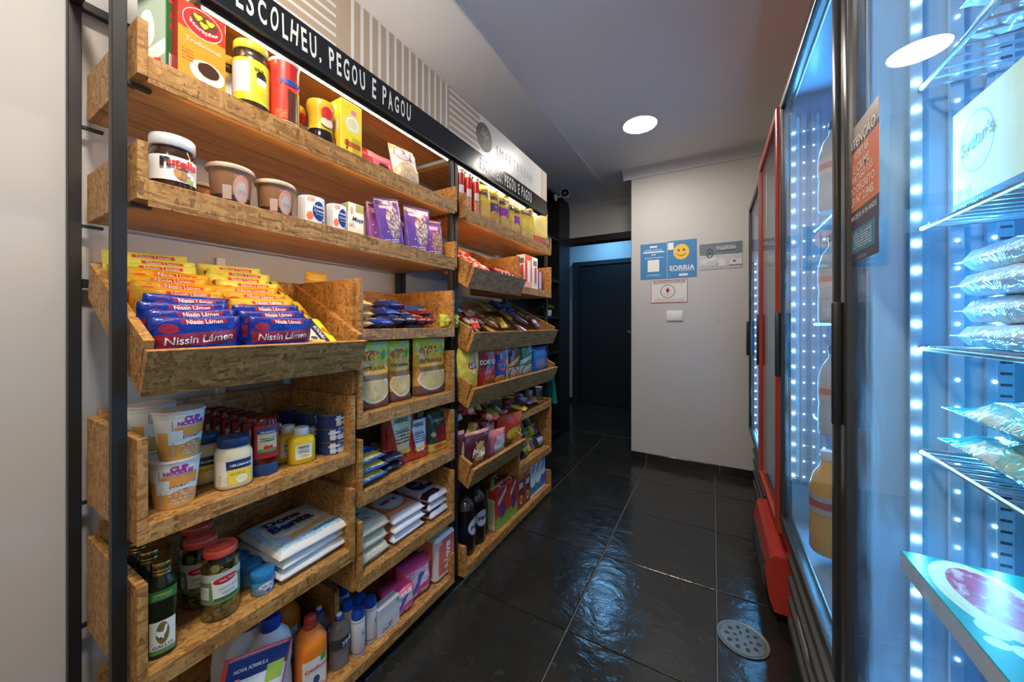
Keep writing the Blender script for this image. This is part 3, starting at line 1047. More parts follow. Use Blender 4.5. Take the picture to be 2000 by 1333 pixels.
# ================================================================ POSTERS, SWITCH
def poster(name, label, x0, x1, z0, z1, m, cat='poster', th=.0025):
    t = thing(name, label, cat, ((x0 + x1) / 2, 3.03, z0), -PI / 2)
    w, h = x1 - x0, z1 - z0
    mk('sheet', cube_me(0, th, -w / 2, w / 2, 0, h, 0, 'sheet'), m, t)
    return t, w, h, flat_surf(th)
PB = (.03, .21, .48)
PR('poster_left', PB, [('rect', .5, .905, .14, .025, (.75, .8, .82)), ('lines', .5, .82, .33, .02, (.7, .8, .88), dict(n=1, fx=24)), ('rect', .5, .755, .40, .02, (.72, .82, .9), dict(wob=.9, ws=40)),
    ('ell', .46, .68, .03, .02, (.7, .8, .9)), ('ell', .55, .68, .03, .02, (.7, .8, .9)), ('lines', .52, .60, .36, .02, (.6, .75, .85), dict(n=1, fx=30)), ('rect', .5, .37, .22, .165, (.80, .82, .80)), ('lines', .5, .11, .25, .03, (.5, .65, .8), dict(n=2, fx=24))], .4)
t, w, h, sf = poster('wall_poster', 'blue poster with white text and blank white square beside the smiley poster', -.513, -.316, 1.462, 1.745, 'poster_left')
PR('poster_smile', PB, [('rect', .12, .86, .10, .095, (.80, .80, .74)), ('ell', .48, .69, .27, .205, (.82, .52, .05)), ('lines', .52, .19, .40, .022, (.45, .6, .75), dict(n=1, fx=40)), ('rect', .55, .075, .15, .03, (.75, .8, .82))], .4)
t, w, h, sf = poster('wall_poster', 'blue poster with a yellow smiley face above white capitals', -.312, -.107, 1.462, 1.750, 'poster_smile')
text(t, sf, 'SORRIA', 0, h * .265, w * .86, c='white', bold=.02)
for dx in (-.09, .09):
    shape(t, sf, oval(-.004 + dx * w, h * .735, .008, .009, 14), 'brown', name='smiley_eye')
arc = [(-.004 + math.cos(a) * .035, h * .69 + math.sin(a) * .033) for a in [PI * 1.12 + i * PI * .76 / 14 for i in range(15)]]
arc2 = [(y * .97 - .0001, z + .0045) for y, z in arc[::-1]]
bm = bmesh.new()
A = [bm.verts.new((.0034, *p)) for p in arc]
B = [bm.verts.new((.0034, p[0], p[1] + .0045)) for p in arc]
for i in range(14):
    bm.faces.new((A[i], A[i + 1], B[i + 1], B[i]))
mk('smiley_mouth', fin(bm, 'smiley_mouth'), ink('brown'), t)
PR('poster_grey', (.38, .41, .45), [('rect', .5, .8, .5, .3, (.13, .16, .20), dict(wob=.5, ws=3)), ('rect', .5, .35, .5, .2, (.50, .52, .53), dict(wob=.4, ws=4)), ('ring', .25, .62, .085, .19, (.04, .05, .06), dict([('in', .7)])), ('ell', .25, .62, .035, .08, (.04, .05, .06)),
    ('rect', .22, .36, .20, .07, (.62, .63, .63), dict(rot=.35)), ('lines', .63, .8, .22, .07, (.75, .78, .8), dict(n=1.4, fx=26)), ('rect', .63, .69, .22, .012, (.03, .03, .04)), ('rect', .53, .25, .075, .13, (.66, .66, .62)), ('rect', .86, .25, .13, .1, (.62, .63, .65)), ('rect', .82, .27, .03, .04, (.1, .1, .1)), ('lines', .41, .2, .05, .03, (.08, .08, .1), dict(n=1, fx=20)), ('rect', .85, .12, .15, .018, (.1, .11, .13))], .35)
poster('wall_poster', 'grey landscape poster with a round dark emblem beside the last cooler', -.090, .183, 1.508, 1.70, 'poster_grey')
PR('notice', (.70, .69, .66), [('ring', .47, .5, .20, .30, (.14, .14, .14), dict([('in', .90)])), ('lines', .5, .90, .44, .07, (.12, .12, .12), dict(n=1.6, fx=46, duty=.6)), ('lines', .5, .12, .42, .08, (.3, .3, .3), dict(n=2, fx=50, duty=.35)), ('lines', .48, .36, .12, .03, (.3, .3, .3), dict(n=1, fx=30))], .4)
t, w, h, sf = poster('wall_notice', 'white notice with thin red border and red stop hand in a circle', -.433, -.170, 1.270, 1.448, 'notice', 'notice')
for a, b, c2, d2 in ((-w / 2, w / 2, 0, .0035), (-w / 2, w / 2, h - .0035, h), (-w / 2, -w / 2 + .0035, .0035, h - .0035), (w / 2 - .0035, w / 2, .0035, h - .0035)):
    shape(t, sf, [(a, c2), (b, c2), (b, d2), (a, d2)], 'red', name='border_line')
hy, hz = -.008, h * .54
shape(t, sf, oval(hy, hz - .006, .011, .013, 14), 'red', name='hand_symbol')
for i, (a, L) in enumerate(((-.75, .019), (-.32, .026), (0, .029), (.30, .027), (.95, .020))):
    s_, c_ = math.sin(a), math.cos(a)
    p = [(-.0027, .006), (.0027, .006), (.0024, L), (-.0024, L)]
    shape(t, sf, [(hy + q * c_ + r * s_, hz - .006 - q * s_ + r * c_) for q, r in p], 'red', name='hand_symbol')
sw_ = thing('light_switch', 'small cream light switch plate below the paper notice', 'switch', (-.26, 3.03, 1.128), -PI / 2)
mk('plate', cube_me(0, .009, -.057, .057, 0, .078, .003, 'plate', 2, 40), 'white_plastic', sw_)
mk('rocker', cube_me(.009, .012, .020, .046, .02, .058, .0015, 'rocker'), 'white_plastic', sw_)

# ---------------------------------------------------------------- drain, camera, bookcase
t = thing('floor_drain', 'round steel drain cover set into the dark slate floor', 'drain', (.09, 1.478, 0))
mk('rim', lathe_me([(.079, 0), (.079, .0035), (.074, .004), (.070, .002)], 40, name='rim'), 'steel', t)
pl = mk('cover_plate', lathe_me([(.0695, .0005), (.069, .0026), (.02, .0034), (0, .0034)], 40, name='cover_plate'), 'steel', t)
for n_, rr, sz in ((10, .047, .0062), (6, .024, .005)):
    for i in range(n_):
        a = i * 2 * PI / n_ + n_
        mk('drain_hole', lathe_me([(sz, 0), (sz, .0006), (0, .0006)], 10, sx=1.35, name='drain_hole'), 'steel_dark', pl, (math.cos(a) * rr, math.sin(a) * rr, .0030), (0, 0, a))
cx, cy_, cz = -1.19, 3.10, 2.315
t = thing('security_camera', 'small white security camera with black lens face near the ceiling', 'camera', (cx, cy_, cz))
mk('camera_body', lathe_me([(.0, -.075), (.03, -.073), (.041, -.06), (.043, 0), (.039, .004), (.037, -.002)], 28, name='camera_body'), 'white_plastic', t, rot=(PI / 2, 0, .35))
mk('lens_face', lathe_me([(.037, -.004), (.0355, .001), (.012, .0015), (.010, -.002), (0, -.002)], 28, name='lens_face'), 'sign_black', t, rot=(PI / 2, 0, .35))
mk('wall_mount', lathe_me([(.034, 0), (.034, .008), (.02, .014), (.008, .018), (.008, .075), (0, .078)], 20, name='wall_mount'), 'white_plastic', t, (-.107, .03, -.015), (0, PI / 2, 0))
bk = thing('bookcase', 'ceiling high black open bookcase between the bins and the doorway', 'bookcase', (0, 0, 0))
box('side_panel', -1.555, XW, 2.155, 2.18, 0, CEIL - .03, 'black_paint', bk)
box('side_panel', -1.555, XW, 3.235, 3.26, 0, CEIL - .03, 'black_paint', bk)
box('back_panel', -1.56, -1.548, 2.18, 3.235, 0, CEIL - .03, 'black_paint', bk)
for z in (.05, .45, .82, 1.155, 1.5, 1.9, CEIL - .055):
    box('shelf_board', -1.548, XW - .004, 2.18, 3.235, z, z + .022, 'black_paint', bk)
px_ = -1.40
py_ = YX(1070, px_)
t = thing('potted_plant', 'small green leafy plant in a glass pot on the black bookcase', 'plant', (px_, py_, 1.177))
mk('pot', lathe_me([(.028, 0), (.036, .01), (.04, .06), (.037, .06), (.033, .012), (0, .01)], 20, name='pot'), 'white_plastic', t)
lm = mat('leaf_green', (.05, .32, .03), .45, var=.3)
bm0 = bmesh.new()
bmesh.ops.create_grid(bm0, x_segments=2, y_segments=4, size=.5)
for v in bm0.verts:
    q = v.co.y + .5
    v.co = Vector((v.co.x * .03 * math.sin(min(1, q * .9 + .1) * PI), q * .07, .012 * math.sin(q * PI) - abs(v.co.x) * .01))
lme = fin(bm0, 'leaf', 60)
for i in range(16):
    a = i * 2.4
    mk('leaf', lme, lm, t, (math.cos(a) * .01, math.sin(a) * .01, .058), (R_(random.uniform(15, 75)), 0, a))
# teal bag hung at the end of the second rack
bm = bmesh.new()
NU, NV = 12, 10
G = [[bm.verts.new((-.93 - .025 * math.sin(i / NU * PI * 3) * (1 - j / NV) - .004 * j, 2.158 + .016 * math.sin(i / NU * PI), .60 + .22 * j / NV)) for i in range(NU + 1)] for j in range(NV + 1)]
for j in range(NV + 1):
    for i in range(NU + 1):
        v = G[j][i]
        w_ = .11 * (1 - .45 * j / NV)
        v.co = Vector((-.955 + (i / NU - .5) * w_, 2.190 + .014 * math.sin(i * 1.7) * (1 - j / NV), .575 + .26 * j / NV))
for j in range(NV):
    for i in range(NU):
        bm.faces.new((G[j][i], G[j][i + 1], G[j + 1][i + 1], G[j + 1][i]))
bmesh.ops.solidify(bm, geom=list(bm.faces), thickness=.006)
tb = mk('cloth_bag', fin(bm, 'cloth_bag', 70), mat('teal_cloth', (.0, .26, .22), .8, var=.2))
tag(tb, 'teal cloth bag hanging at the end of the tilted bins', 'bag')

# ================================================================ GOODS ON THE FIRST RACK
def LPF(pl, pr, xf, pyt, z0):
    """round thing from its left/right pixel, front x, top pixel -> x, y, r, h"""
    xc = xf - .03
    for _ in range(4):
        y, r = CY(pl, pr, xc)
        xc = xf - r
    up = pyt < HOR
    h = ZX((pl + pr) / 2, pyt, xc + (.8 * r if up else -.8 * r)) - z0
    return xc, y, r, h
def BPF(pl, pr, xf, ppx, pyt, z0):
    y0, y1 = YX(pl, xf), YX(pr, xf)
    return (y0 + y1) / 2, y1 - y0, ZX(ppx, pyt, xf) - z0
Z1, Z2 = 1.604, 1.372
TXW = dict(c='white', bold=.02)
# --- top tray
PRSCALE = 1.25
mat('carton_red', (.45, .025, .02), .45, var=.1)
PR('tea_side', (.30, .36, .28), [('rect', .5, .93, .5, .07, (.55, .03, .03)), ('ell', .35, .5, .25, .2, (.62, .64, .58), dict(wob=.3)), ('rect', .5, .22, .5, .08, (.68, .66, .60), dict(rot=.25)), ('rect', .7, .1, .12, .09, (.5, .04, .03))], .4)
PR('tea_front', (.02, .17, .06), [('rect', .5, .95, .5, .09, (.55, .03, .03)), ('ell', .4, .72, .16, .05, (.55, .05, .05)), ('ell', .4, .60, .16, .05, (.55, .05, .05)), ('rect', .5, .17, .33, .12, (.68, .66, .64)), ('vstr', .5, .17, .25, .09, (.08, .08, .08), dict(n=14, duty=.4))], .4)
y0 = YX(320, -1.045)
carton('tea_box', 'green and white upright carton with red top beside the orange coffee box', 'box', -.999, .284, Z1, .05, .045, .185, 'tea_front', 'tea_side', rz=R_(40))
PR('coffee_box', (.78, .25, .02), [('rect', .5, .86, .5, .2, (.55, .035, .015), dict(wob=.5, ws=3)), ('ell', .5, .80, .42, .185, (.80, .70, .55)), ('ell', .5, .80, .405, .175, (.60, .02, .02)), ('ell', .60, .19, .37, .15, (.74, .70, .60)), ('ell', .62, .23, .27, .115, (.55, .46, .34)), ('ell', .62, .23, .23, .095, (.05, .02, .008), dict(wob=.2)), ('lines', .18, .33, .12, .08, (.4, .08, .02), dict(n=2, fx=40))], .35)
yc, w, h = BPF(348, 441, -.94, 441, 48, Z1)
t = carton('coffee_box', 'orange and red coffee carton with three yellow hearts and a cup', 'box', -.965, yc, Z1, .05, w, h, 'coffee_box', 'carton_red', texts=[
    ('Tradicional', .5, .53, .74, dict(c='cream', bold=.01)), ('3corações', .50, .715, .60, dict(c='white', bold=.02, arc=-.010, rot=-.12))])
sf = flat_surf(.025)
shape(t, sf, [(yy, zz) for yy, zz in oval(.002, h * .84, w * .30, h * .095, 10)], 'brown', e=.0006, name='heart_plate')
for a, b in ((-.11, .868), (.15, .868), (.02, .800)):
    q = [(.5 * math.sin(tt) ** 3, .42 * math.cos(tt) - .16 * math.cos(2 * tt) - .06 * math.cos(3 * tt)) for tt in [i * 2 * PI / 18 for i in range(18)]]
    shape(t, sf, [(a * w + yy * .0155, b * h + zz * .0155) for yy, zz in q], 'yellow', e=.0012, name='heart')
# chocolate malt jars
mat('brown_plastic', (.05, .025, .012), .3)
mat('yellow_lid', (.78, .58, .03), .35)
PR('malt_label', (.72, .60, .03), [('rect', .36, .55, .10, .36, (.72, .72, .70)), ('vstr', .36, .55, .09, .33, (.45, .45, .45), dict(n=9, duty=.2)), ('ell', .57, .62, .055, .16, (.04, .025, .01), dict(wob=.4)), ('rect', .57, .52, .05, .08, (.75, .75, .72)), ('lines', .6, .2, .12, .12, (.5, .42, .02), dict(n=3, fx=40))], .35)
x, y, r, h = LPF(453, 526, -.943, 78, Z1)
malt = lathe('malt_jar', 'yellow and white chocolate malt jar with yellow screw lid', 'jar', x, y, Z1, r, h, [
    ('jar_body', [(.0, 0), (.88, 0), (.94, .03), (.94, .10), (1, .12), (1, .74), (.97, .77), (.90, .80), (.90, .87), (.94, .88)], 'brown_plastic'),
    ('lid', [(.93, .875), (.96, .885), (.96, .985), (.92, 1), (0, 1)], 'yellow_lid')], rz=R_(-14),
    labels=[(.14, .73, -178, 178, (1.0,), 'malt_label')], texts=[('BRIT', 16, .60, .02, dict(c='black', bold=.02))])
dup(malt, (x - .105, y - .005, Z1), R_(20), 'yellow lidded chocolate malt jar standing half hidden behind its twin')
# red chocolate drink can
PR('choc_can', (.58, .045, .03), [('rect', .6, .88, .09, .2, (.40, .02, .015)), ('rect', .56, .27, .07, .3, (.10, .03, .015), dict(wob=.5, ws=5)), ('rect', .5, .05, .5, .012, (.7, .5, .4)), ('rect', .5, .09, .5, .006, (.7, .5, .4)), ('lines', .42, .2, .06, .06, (.7, .3, .05), dict(n=2, fx=40)), ('rect', .64, .2, .02, .4, (.7, .5, .1))], .3)
mat('clear_lid', (.62, .45, .42), .25)
x, y, r, h = LPF(524, 585, -.943, 113, Z1)
lathe('chocolate_can', 'red cylindrical chocolate drink can with pale plastic lid', 'can', x, y, Z1, r, h, [
    ('can_body', [(0, 0), (.99, 0), (1, .01), (1, .955)], 'choc_can'), ('lid', [(1.02, .945), (1.03, .96), (1.03, .99), (.98, 1), (0, 1)], 'clear_lid')], rz=R_(-10),
    texts=[('NESCAU', 26, .66, .070, dict(c='blue', bold=.05))])
# cappuccino jar (waisted, black foot)
mat('capp_yellow', (.75, .46, .03), .28, var=.1)
mat('capp_dark', (.018, .012, .01), .12)
x, y, r, h = LPF(597, 654, -.945, 189, Z1)
capp = lathe('cappuccino_jar', 'waisted yellow cappuccino jar with black glossy foot and red badge', 'jar', x, y, Z1, r, h, [
    ('jar_foot', [(0, 0), (.96, 0), (1, .04), (1, .16), (.93, .27), (.86, .34)], 'capp_dark'),
    ('jar_body', [(.86, .34), (.80, .50), (.84, .66), (.97, .80), (.99, .9), (.93, .97), (.6, 1), (0, 1)], 'capp_yellow')], rz=R_(-8))
shape(capp, cyl_surf(r * .92), oval(.004, h * .70, r * .46, h * .13, 20), 'red', e=.0025)
shape(capp, cyl_surf(r * .95), oval(.004, h * .50, r * .5, h * .10, 20), 'cream', e=.0005, name='cup_print')
dup(capp, (x - .085, y - .035, Z1), .4, 'waisted orange yellow jar half hidden behind the cappuccino jar')
# starch box
PR('starch_front', (.78, .55, .03), [('ell', .55, .62, .36, .16, (.62, .55, .30), dict(wob=.2)), ('ring', .55, .62, .3, .12, (.75, .7, .5), dict([('in', .8)])), ('ell', .6, .83, .14, .05, (.6, .2, .3)), ('rect', .55, .24, .38, .05, (.5, .1, .02)), ('vstr', .75, .22, .2, .16, (.06, .05, .02), dict(n=7, duty=.4))], .4)
PR('starch_side', (.74, .52, .03), [('ell', .5, .55, .34, .14, (.70, .60, .38), dict(wob=.3)), ('rect', .5, .17, .2, .12, (.55, .06, .03)), ('ell', .5, .87, .2, .07, (.66, .6, .4))], .4)
yc, w, h = BPF(667, 708, -.95, 707, 213, Z1)
carton('starch_box', 'tall yellow starch carton beside the cappuccino jar', 'box', -.99, yc, Z1, .075, w, h, 'starch_front', 'starch_side', texts=[('Maizena', .27, .22, .42, dict(c='brown', rot=PI / 2, bold=.02))])
# pink biscuit bag lying, white bag leaning on it
PR('biscuit_pink', (.62, .11, .22), [('rect', .5, .12, .5, .13, (.50, .02, .05)), ('rect', .1, .5, .12, .5, (.38, .015, .03)), ('ell', .42, .42, .12, .22, (.07, .03, .03), dict(wob=.5)), ('ell', .82, .40, .14, .36, (.62, .66, .74)), ('ell', .83, .40, .11, .30, (.05, .03, .03), dict(wob=.3)), ('rect', .45, .8, .3, .1, (.72, .3, .4))], .3, bmp=.35)
y0, y1 = YX(709, -1.02), YX(812, -1.02)
pouch('biscuit_bag', 'pink and crimson biscuit bag lying along the top tray', 'bag', -1.05, (y0 + y1) / 2, Z1 - .002, y1 - y0, .122, .05, 'biscuit_pink', rot=(0, R_(-10), 0), wr=.1)
PR('bread_bag', (.66, .58, .55), [('ell', .5, .2, .5, .3, (.52, .33, .16), dict(mix=(.6, .45, .3), s=8)), ('rect', .5, .92, .5, .1, (.68, .28, .18)), ('ring', .35, .72, .3, .2, (.6, .1, .06), dict([('in', .9)]))], .25, bmp=.5)
y0 = YX(772, -.94)
pouch('bread_bag', 'white and orange bag slumped over the pink biscuit bag', 'bag', -.958, y0 + .075, Z1 - .002, .11, .152, .05, 'bread_bag', rot=(0, R_(-16), R_(-6)), wr=.16,
      texts=[('B', .36, .74, .14, dict(c='navy', bold=.05)), ('A', .62, .60, .12, dict(c='navy', bold=.05))])
# --- second tray
mat('nutella_brown', (.045, .018, .008), .12)
mat('white_lid', (.72, .73, .74), .3)
PR('spread_label', (.70, .70, .69), [('food', .55, .30, .07, .28, (.12, .045, .015), dict(mix=(.5, .28, .1), s=20)), ('food', .50, .36, .03, .2, (.62, .3, .06), dict(mix=(.45, .2, .08), s=30)), ('ell', .60, .40, .015, .08, (.78, .76, .72)), ('rect', .62, .1, .04, .12, (.2, .35, .12), dict(wob=.6))], .35)
x, y, r, h = LPF(287, 384, -.943, 262, Z2)
lathe('spread_jar', 'hazelnut spread jar with white lid and white label', 'jar', x, y, Z2, r, h, [
    ('jar_body', [(0, 0), (.86, 0), (.95, .03), (.95, .13), (.96, .62), (.93, .70), (.86, .76), (.86, .82)], 'nutella_brown'),
    ('lid', [(.94, .79), (.97, .80), (.97, .96), (.93, 1), (0, 1)], 'white_lid')], rz=R_(-6),
    labels=[(.16, .60, -150, 150, (.975,), 'spread_label')], texts=[('n', -27, .475, .016, dict(c='black', bold=.045, e=.0016)), ('utella', 15, .487, .048, dict(c='red', bold=.045, e=.0016))])
PR('tub_body', (.20, .11, .055), [('rect', .5, .04, .5, .26, (.018, .03, .045), dict(wob=.2, ws=14)), ('ell', .54, .5, .075, .38, (.50, .28, .2)), ('ell', .54, .42, .055, .26, (.48, .42, .36)), ('lines', .54, .42, .045, .06, (.35, .1, .08), dict(n=2, fx=60)), ('lines', .54, .82, .07, .05, (.6, .15, .08), dict(n=1, fx=50)), ('rect', .42, .36, .035, .18, (.42, .36, .31))], .3)
mat('tub_lid', (.46, .38, .29), .15)
def tub(pl, pr, pyt, label, xf=-.95):
    x, y, r, h = LPF(pl, pr, xf, pyt, Z2)
    return lathe('sweet_tub', label, 'tub', x, y, Z2, r, h, [
        ('tub_body', [(0, 0), (.72, 0), (.76, .02), (.86, .80), (.89, .88), (.92, .90)], 'tub_body'),
        ('lid', [(.90, .87), (.985, .88), (1, .91), (.99, .965), (.95, .985), (.90, 1), (.86, .98), (0, .985)], 'tub_lid')], rz=R_(-4))
tb1 = tub(399, 499, 318, 'wide caramel sweet tub next to the hazelnut spread jar')
tub(495, 579, 350, 'caramel sweet tub next to the white table cream cans')
q = tb1.location
dup(tb1, (-1.13, q.y - .012, Z2), 0, 'caramel sweet tub at the back behind its twin', scale=(.82, .82, .82))
# cream cans and condensed milk carton
PR('cream_can', (.74, .74, .73), [('ell', .545, .50, .085, .34, (.015, .04, .20)), ('food', .43, .30, .04, .15, (.65, .08, .04), dict(mix=(.7, .25, .15), s=22)), ('food', .44, .87, .05, .09, (.6, .16, .08), dict(mix=(.7, .4, .3), s=30)), ('rect', .33, .5, .05, .45, (.45, .46, .48), dict(wob=.3, ws=20)), ('ell', .61, .16, .02, .05, (.015, .04, .2))], .28)
for pl, pr, pt, lab in ((580, 634, 381, 'white table cream can with blue oval next to the sweet tub'), (637, 677, 397, 'white table cream can with blue oval next to the condensed milk carton')):
    x, y, r, h = LPF(pl, pr, -.945, pt, Z2)
    lathe('cream_can', lab, 'can', x, y, Z2, r, h, [('can_body', [(0, 0), (.98, 0), (1, .015), (1, .985)], 'cream_can'), ('rim', [(1.0, .98), (1.015, .985), (1.015, 1), (.97, 1), (.96, .985), (0, .985)], 'steel')], rz=R_(-10),
          texts=[('Nestlé', 16, .64, r * .85, dict(c='white', bold=.03)), ('Creme', 16, .50, r * .85, dict(c='white', bold=.02)), ('de Leite', 16, .385, r * .6, dict(c='white'))])
PR('milk_front', (.70, .68, .55), [('rect', .75, .88, .3, .14, (.30, .30, .08)), ('food', .2, .25, .2, .14, (.4, .12, .08), dict(mix=(.66, .6, .45), s=12)), ('ell', .2, .75, .1, .12, (.55, .3, .25), dict(wob=.4)), ('rect', .5, .15, .5, .1, (.62, .62, .45))], .4)
yc, w, h = BPF(683, 713, -.95, 712, 403, Z2)
carton('condensed_milk_carton', 'cream coloured condensed milk carton beside the table cream cans', 'box', -.985, yc, Z2, .06, w, h, 'milk_front', 'milk_front', texts=[('Moça', .58, .50, .72, dict(c='navy', shear=.25, bold=.02)), ('lettering', .5, .36, .001, dict(c='white'))][:1])
# purple chocolate pouches
PR('choc_pouch', (.16, .045, .20), [('rect', .5, .93, .5, .08, (.045, .02, .09)), ('food', .62, .34, .28, .34, (.45, .33, .25), dict(mix=(.10, .03, .03), s=7)), ('ell', .3, .25, .03, .02, (.5, .4, .55)), ('ell', .2, .42, .025, .018, (.5, .4, .55)), ('lines', .42, .10, .3, .04, (.55, .45, .6), dict(n=1, fx=20)), ('rect', .45, .76, .28, .05, (.40, .30, .48), dict(wob=.7, ws=16))], .25, bmp=.3)
PR('choc_pouch_b', (.085, .045, .26), [('rect', .5, .93, .5, .08, (.03, .025, .12)), ('food', .6, .5, .26, .4, (.50, .44, .36), dict(mix=(.06, .03, .12), s=6)), ('lines', .42, .10, .3, .04, (.55, .45, .6), dict(n=1, fx=20)), ('ell', .3, .28, .025, .018, (.5, .4, .55)), ('ell', .38, .36, .02, .014, (.5, .4, .55)), ('rect', .4, .8, .25, .03, (.4, .35, .5), dict(wob=.7, ws=16))], .22, bmp=.3)
for pl, pr, pt, pp, xf, m, lab, tl in (
        (725, 764, 392, 740, -.975, 'choc_pouch', 'purple chocolate pouch with dark top next to the condensed milk carton', 0),
        (752, 795, 386, 768, -.945, 'choc_pouch_b', 'leaning violet chocolate pouch in front of the dark topped pouch', .16),
        (785, 806, 420, 795, -1.03, 'choc_pouch', 'small purple chocolate pouch at the back between the leaning ones', 0),
        (803, 846, 405, 826, -.955, 'choc_pouch_b', 'blue violet chocolate pouch with folded navy top', .06),
        (839, 871, 430, 855, -.945, 'choc_pouch', 'purple chocolate pouch next to the end board of the second tray', .10)):
    yc, w, h = BPF(pl, pr, xf, pp, pt, Z2)
    pouch('chocolate_pouch', lab, 'pouch', xf - .02, yc, Z2, w * 1.02, h, .032, m, 'stand', rz=R_(-6), rot=(tl, 0, R_(-8)), wr=.12)
# --- tilted noodle bin
def binp(dz, s, n=0.0):
    o = Vector((-1.236 + .504 * .015, 1.16 + .864 * .015 + dz))
    return (o.x + .8637 * s + .504 * n, o.y - .504 * s + .8637 * n)
def noodle(key, base, band, deep):
    PR(key, base, [('rect', .5, .60, .46, .12, band, dict(rot=.06)), ('food', .70, .18, .34, .20, (.55, .42, .16), dict(mix=(.25, .35, .08), s=9)), ('rect', .56, .915, .27, .035, band, dict(wob=.3, ws=12)), ('ell', .16, .80, .10, .09, band), ('rect', .5, .0, .5, .03, deep)], .28, bmp=.45, bs_=45)
noodle('noodle_blue', (.004, .018, .20), (.24, .012, .03), (.003, .01, .09))
noodle('noodle_orange', (.82, .36, .015), (.62, .05, .02), (.6, .2, .01))
noodle('noodle_yellow', (.83, .66, .10), (.60, .06, .03), (.6, .45, .05))
protos = {}
def noodle_row(yc, seq, w, s0, ds, place):
    for i, kd in enumerate(seq):
        s = s0 - ds * i
        x, z = binp(0, s)
        nm = dict(b='blue', o='orange', y='yellow')[kd]
        ordn = ('first', 'second', 'third', 'fourth', 'fifth', 'sixth', 'seventh', 'eighth', 'ninth', 'tenth', 'last')[i]
        lab = '%s instant noodle packet, %s from the front panel in the %s row' % (nm, ordn, place)
        grp = 'noodle packets in the %s row' % place
        yy = yc + random.uniform(-.008, .008)
        rot = (random.uniform(-.05, .05), R_(random.uniform(4, 12)), random.uniform(-.07, .07))
        if kd not in protos:
            protos[kd] = pouch('noodle_packet', lab, 'packet', x, yy, z + .006, w, .108, .031, 'noodle_' + nm, rot=rot, group=grp, wr=.14,
                               texts=[('Nissin Lámen', .5, .60, .80, dict(c='white', bold=.012, rot=.05, shear=.12)), ('Nissin Lámen', .56, .915, .42, dict(c='white', bold=.01))] + ([('Carne', .62, .34, .2, dict(c='sky', shear=.2))] if kd == 'b' else [('Galinha' if kd == 'o' else 'Cremoso', .62, .34, .24, dict(c='red', shear=.2))][:0]))
        else:
            dup(protos[kd], (x, yy, z + .006), 0, lab, grp, rot)
noodle_row(.322, 'bbbbooooyyy', .148, .338, .031, 'wall end')
noodle_row(.482, 'bbboooyyyy', .136, .334, .032, 'middle')
PR('popcorn_bag', (.60, .55, .40), [('rect', .86, .5, .16, .5, (.70, .66, .03)), ('rect', .60, .5, .12, .5, (.012, .018, .09)), ('food', .26, .66, .24, .2, (.58, .50, .30), dict(mix=(.68, .62, .5), s=14)), ('ell', .84, .52, .10, .10, (.62, .14, .02)), ('rect', .92, .4, .09, .05, (.1, .3, .04)), ('ell', .36, .28, .09, .055, (.05, .06, .16)), ('rect', .5, .97, .5, .035, (.70, .70, .68)), ('rect', .30, .12, .3, .1, (.62, .40, .08), dict(wob=.5, ws=5))], .35, bmp=.1)
for i, (s, yc, lift) in enumerate(((.335, .602, .018), (.24, .590, .024), (.13, .575, .036))):
    x, z = binp(0, s, .012)
    pouch('popcorn_bag', ('flat popcorn bag with white edge at the front panel of the noodle bin', 'flat popcorn bag in the middle of three in the noodle bin', 'flat popcorn bag at the back of the noodle bin')[i], 'bag', x, yc, z + lift, .108, .135, .018, 'popcorn_bag', 'brick', rot=(0, R_(-52), R_(4)), wr=.06,
          texts=[('PIPOCA', .60, .45, .52, dict(c='white', rot=PI / 2, bold=.03)), ('Yoki', .84, .52, .17, dict(c='yellow', rot=PI / 2, bold=.04))])
# --- sauce tray
ZL2 = .724
PR('cup_print', (.66, .67, .64), [('rect', .5, .13, .5, .2, (.62, .30, .06), dict(wob=.2, ws=6)), ('hstr', .5, .93, .5, .05, (.45, .48, .40), dict(n=6, duty=.4)), ('rect', .53, .60, .13, .115, (.66, .29, .06), dict(rot=.08, wob=.35, ws=14)), ('rect', .53, .47, .125, .022, (.10, .08, .10), dict(rot=.08, wob=.5, ws=18)), ('food', .55, .22, .12, .17, (.66, .55, .30), dict(mix=(.45, .12, .06), c3=(.5, .5, .2), s=22)), ('rect', .385, .45, .006, .4, (.35, .33, .42)), ('rect', .40, .5, .05, .13, (.60, .68, .75)), ('rect', .30, .3, .05, .3, (.62, .34, .10))], .4)
mat('cup_lid', (.66, .55, .50), .35)
def cup(pl, pr, xf, z0, hh, label, rz=-12, nm='noodle_cup'):
    x, y, r, h = LPF(pl, pr, xf, 900, z0)
    t = lathe(nm, label, 'cup', x, y, z0, r, hh, [
        ('cup_body', [(0, 0.02), (.70, .02), (.74, 0), (.75, .02), (.96, .94), (.96, .96)], 'cup_print'),
        ('lid', [(.955, .945), (1.0, .955), (1.0, .985), (.97, 1), (0, .99)], 'cup_lid')], rz=R_(rz))
    sfc = lambda a, b, e: ((r * (.75 + .21 * b / hh) + e) * math.cos(a / r), (r * (.75 + .21 * b / hh) + e) * math.sin(a / r), b)
    text(t, sfc, 'CUP', 0.004, hh * .83, .030, c='magenta', bold=.06, e=.0014)
    text(t, sfc, 'NOODLES', 0.004, hh * .745, .052, c='magenta', bold=.05, e=.0014)
    text(t, sfc, 'GALINHA CAIPIRA', .006, hh * .445, .062, c='white', bold=.03, e=.0016, rot=.05)
    return t, (x, y, r)
ch = ZX(340, 905, -.96) - ZL2
t, (x, y, r) = cup(284, 394, -.945, ZL2, .099, 'white and orange instant noodle cup standing under another cup')
dup(t, (x + .006, y + .006, ZL2 + .0993), R_(8), 'white and orange instant noodle cup on top of its twin at the aisle side')
dup(t, (x - .118, y - .004, ZL2), R_(30), 'instant noodle cup at the back under another cup')
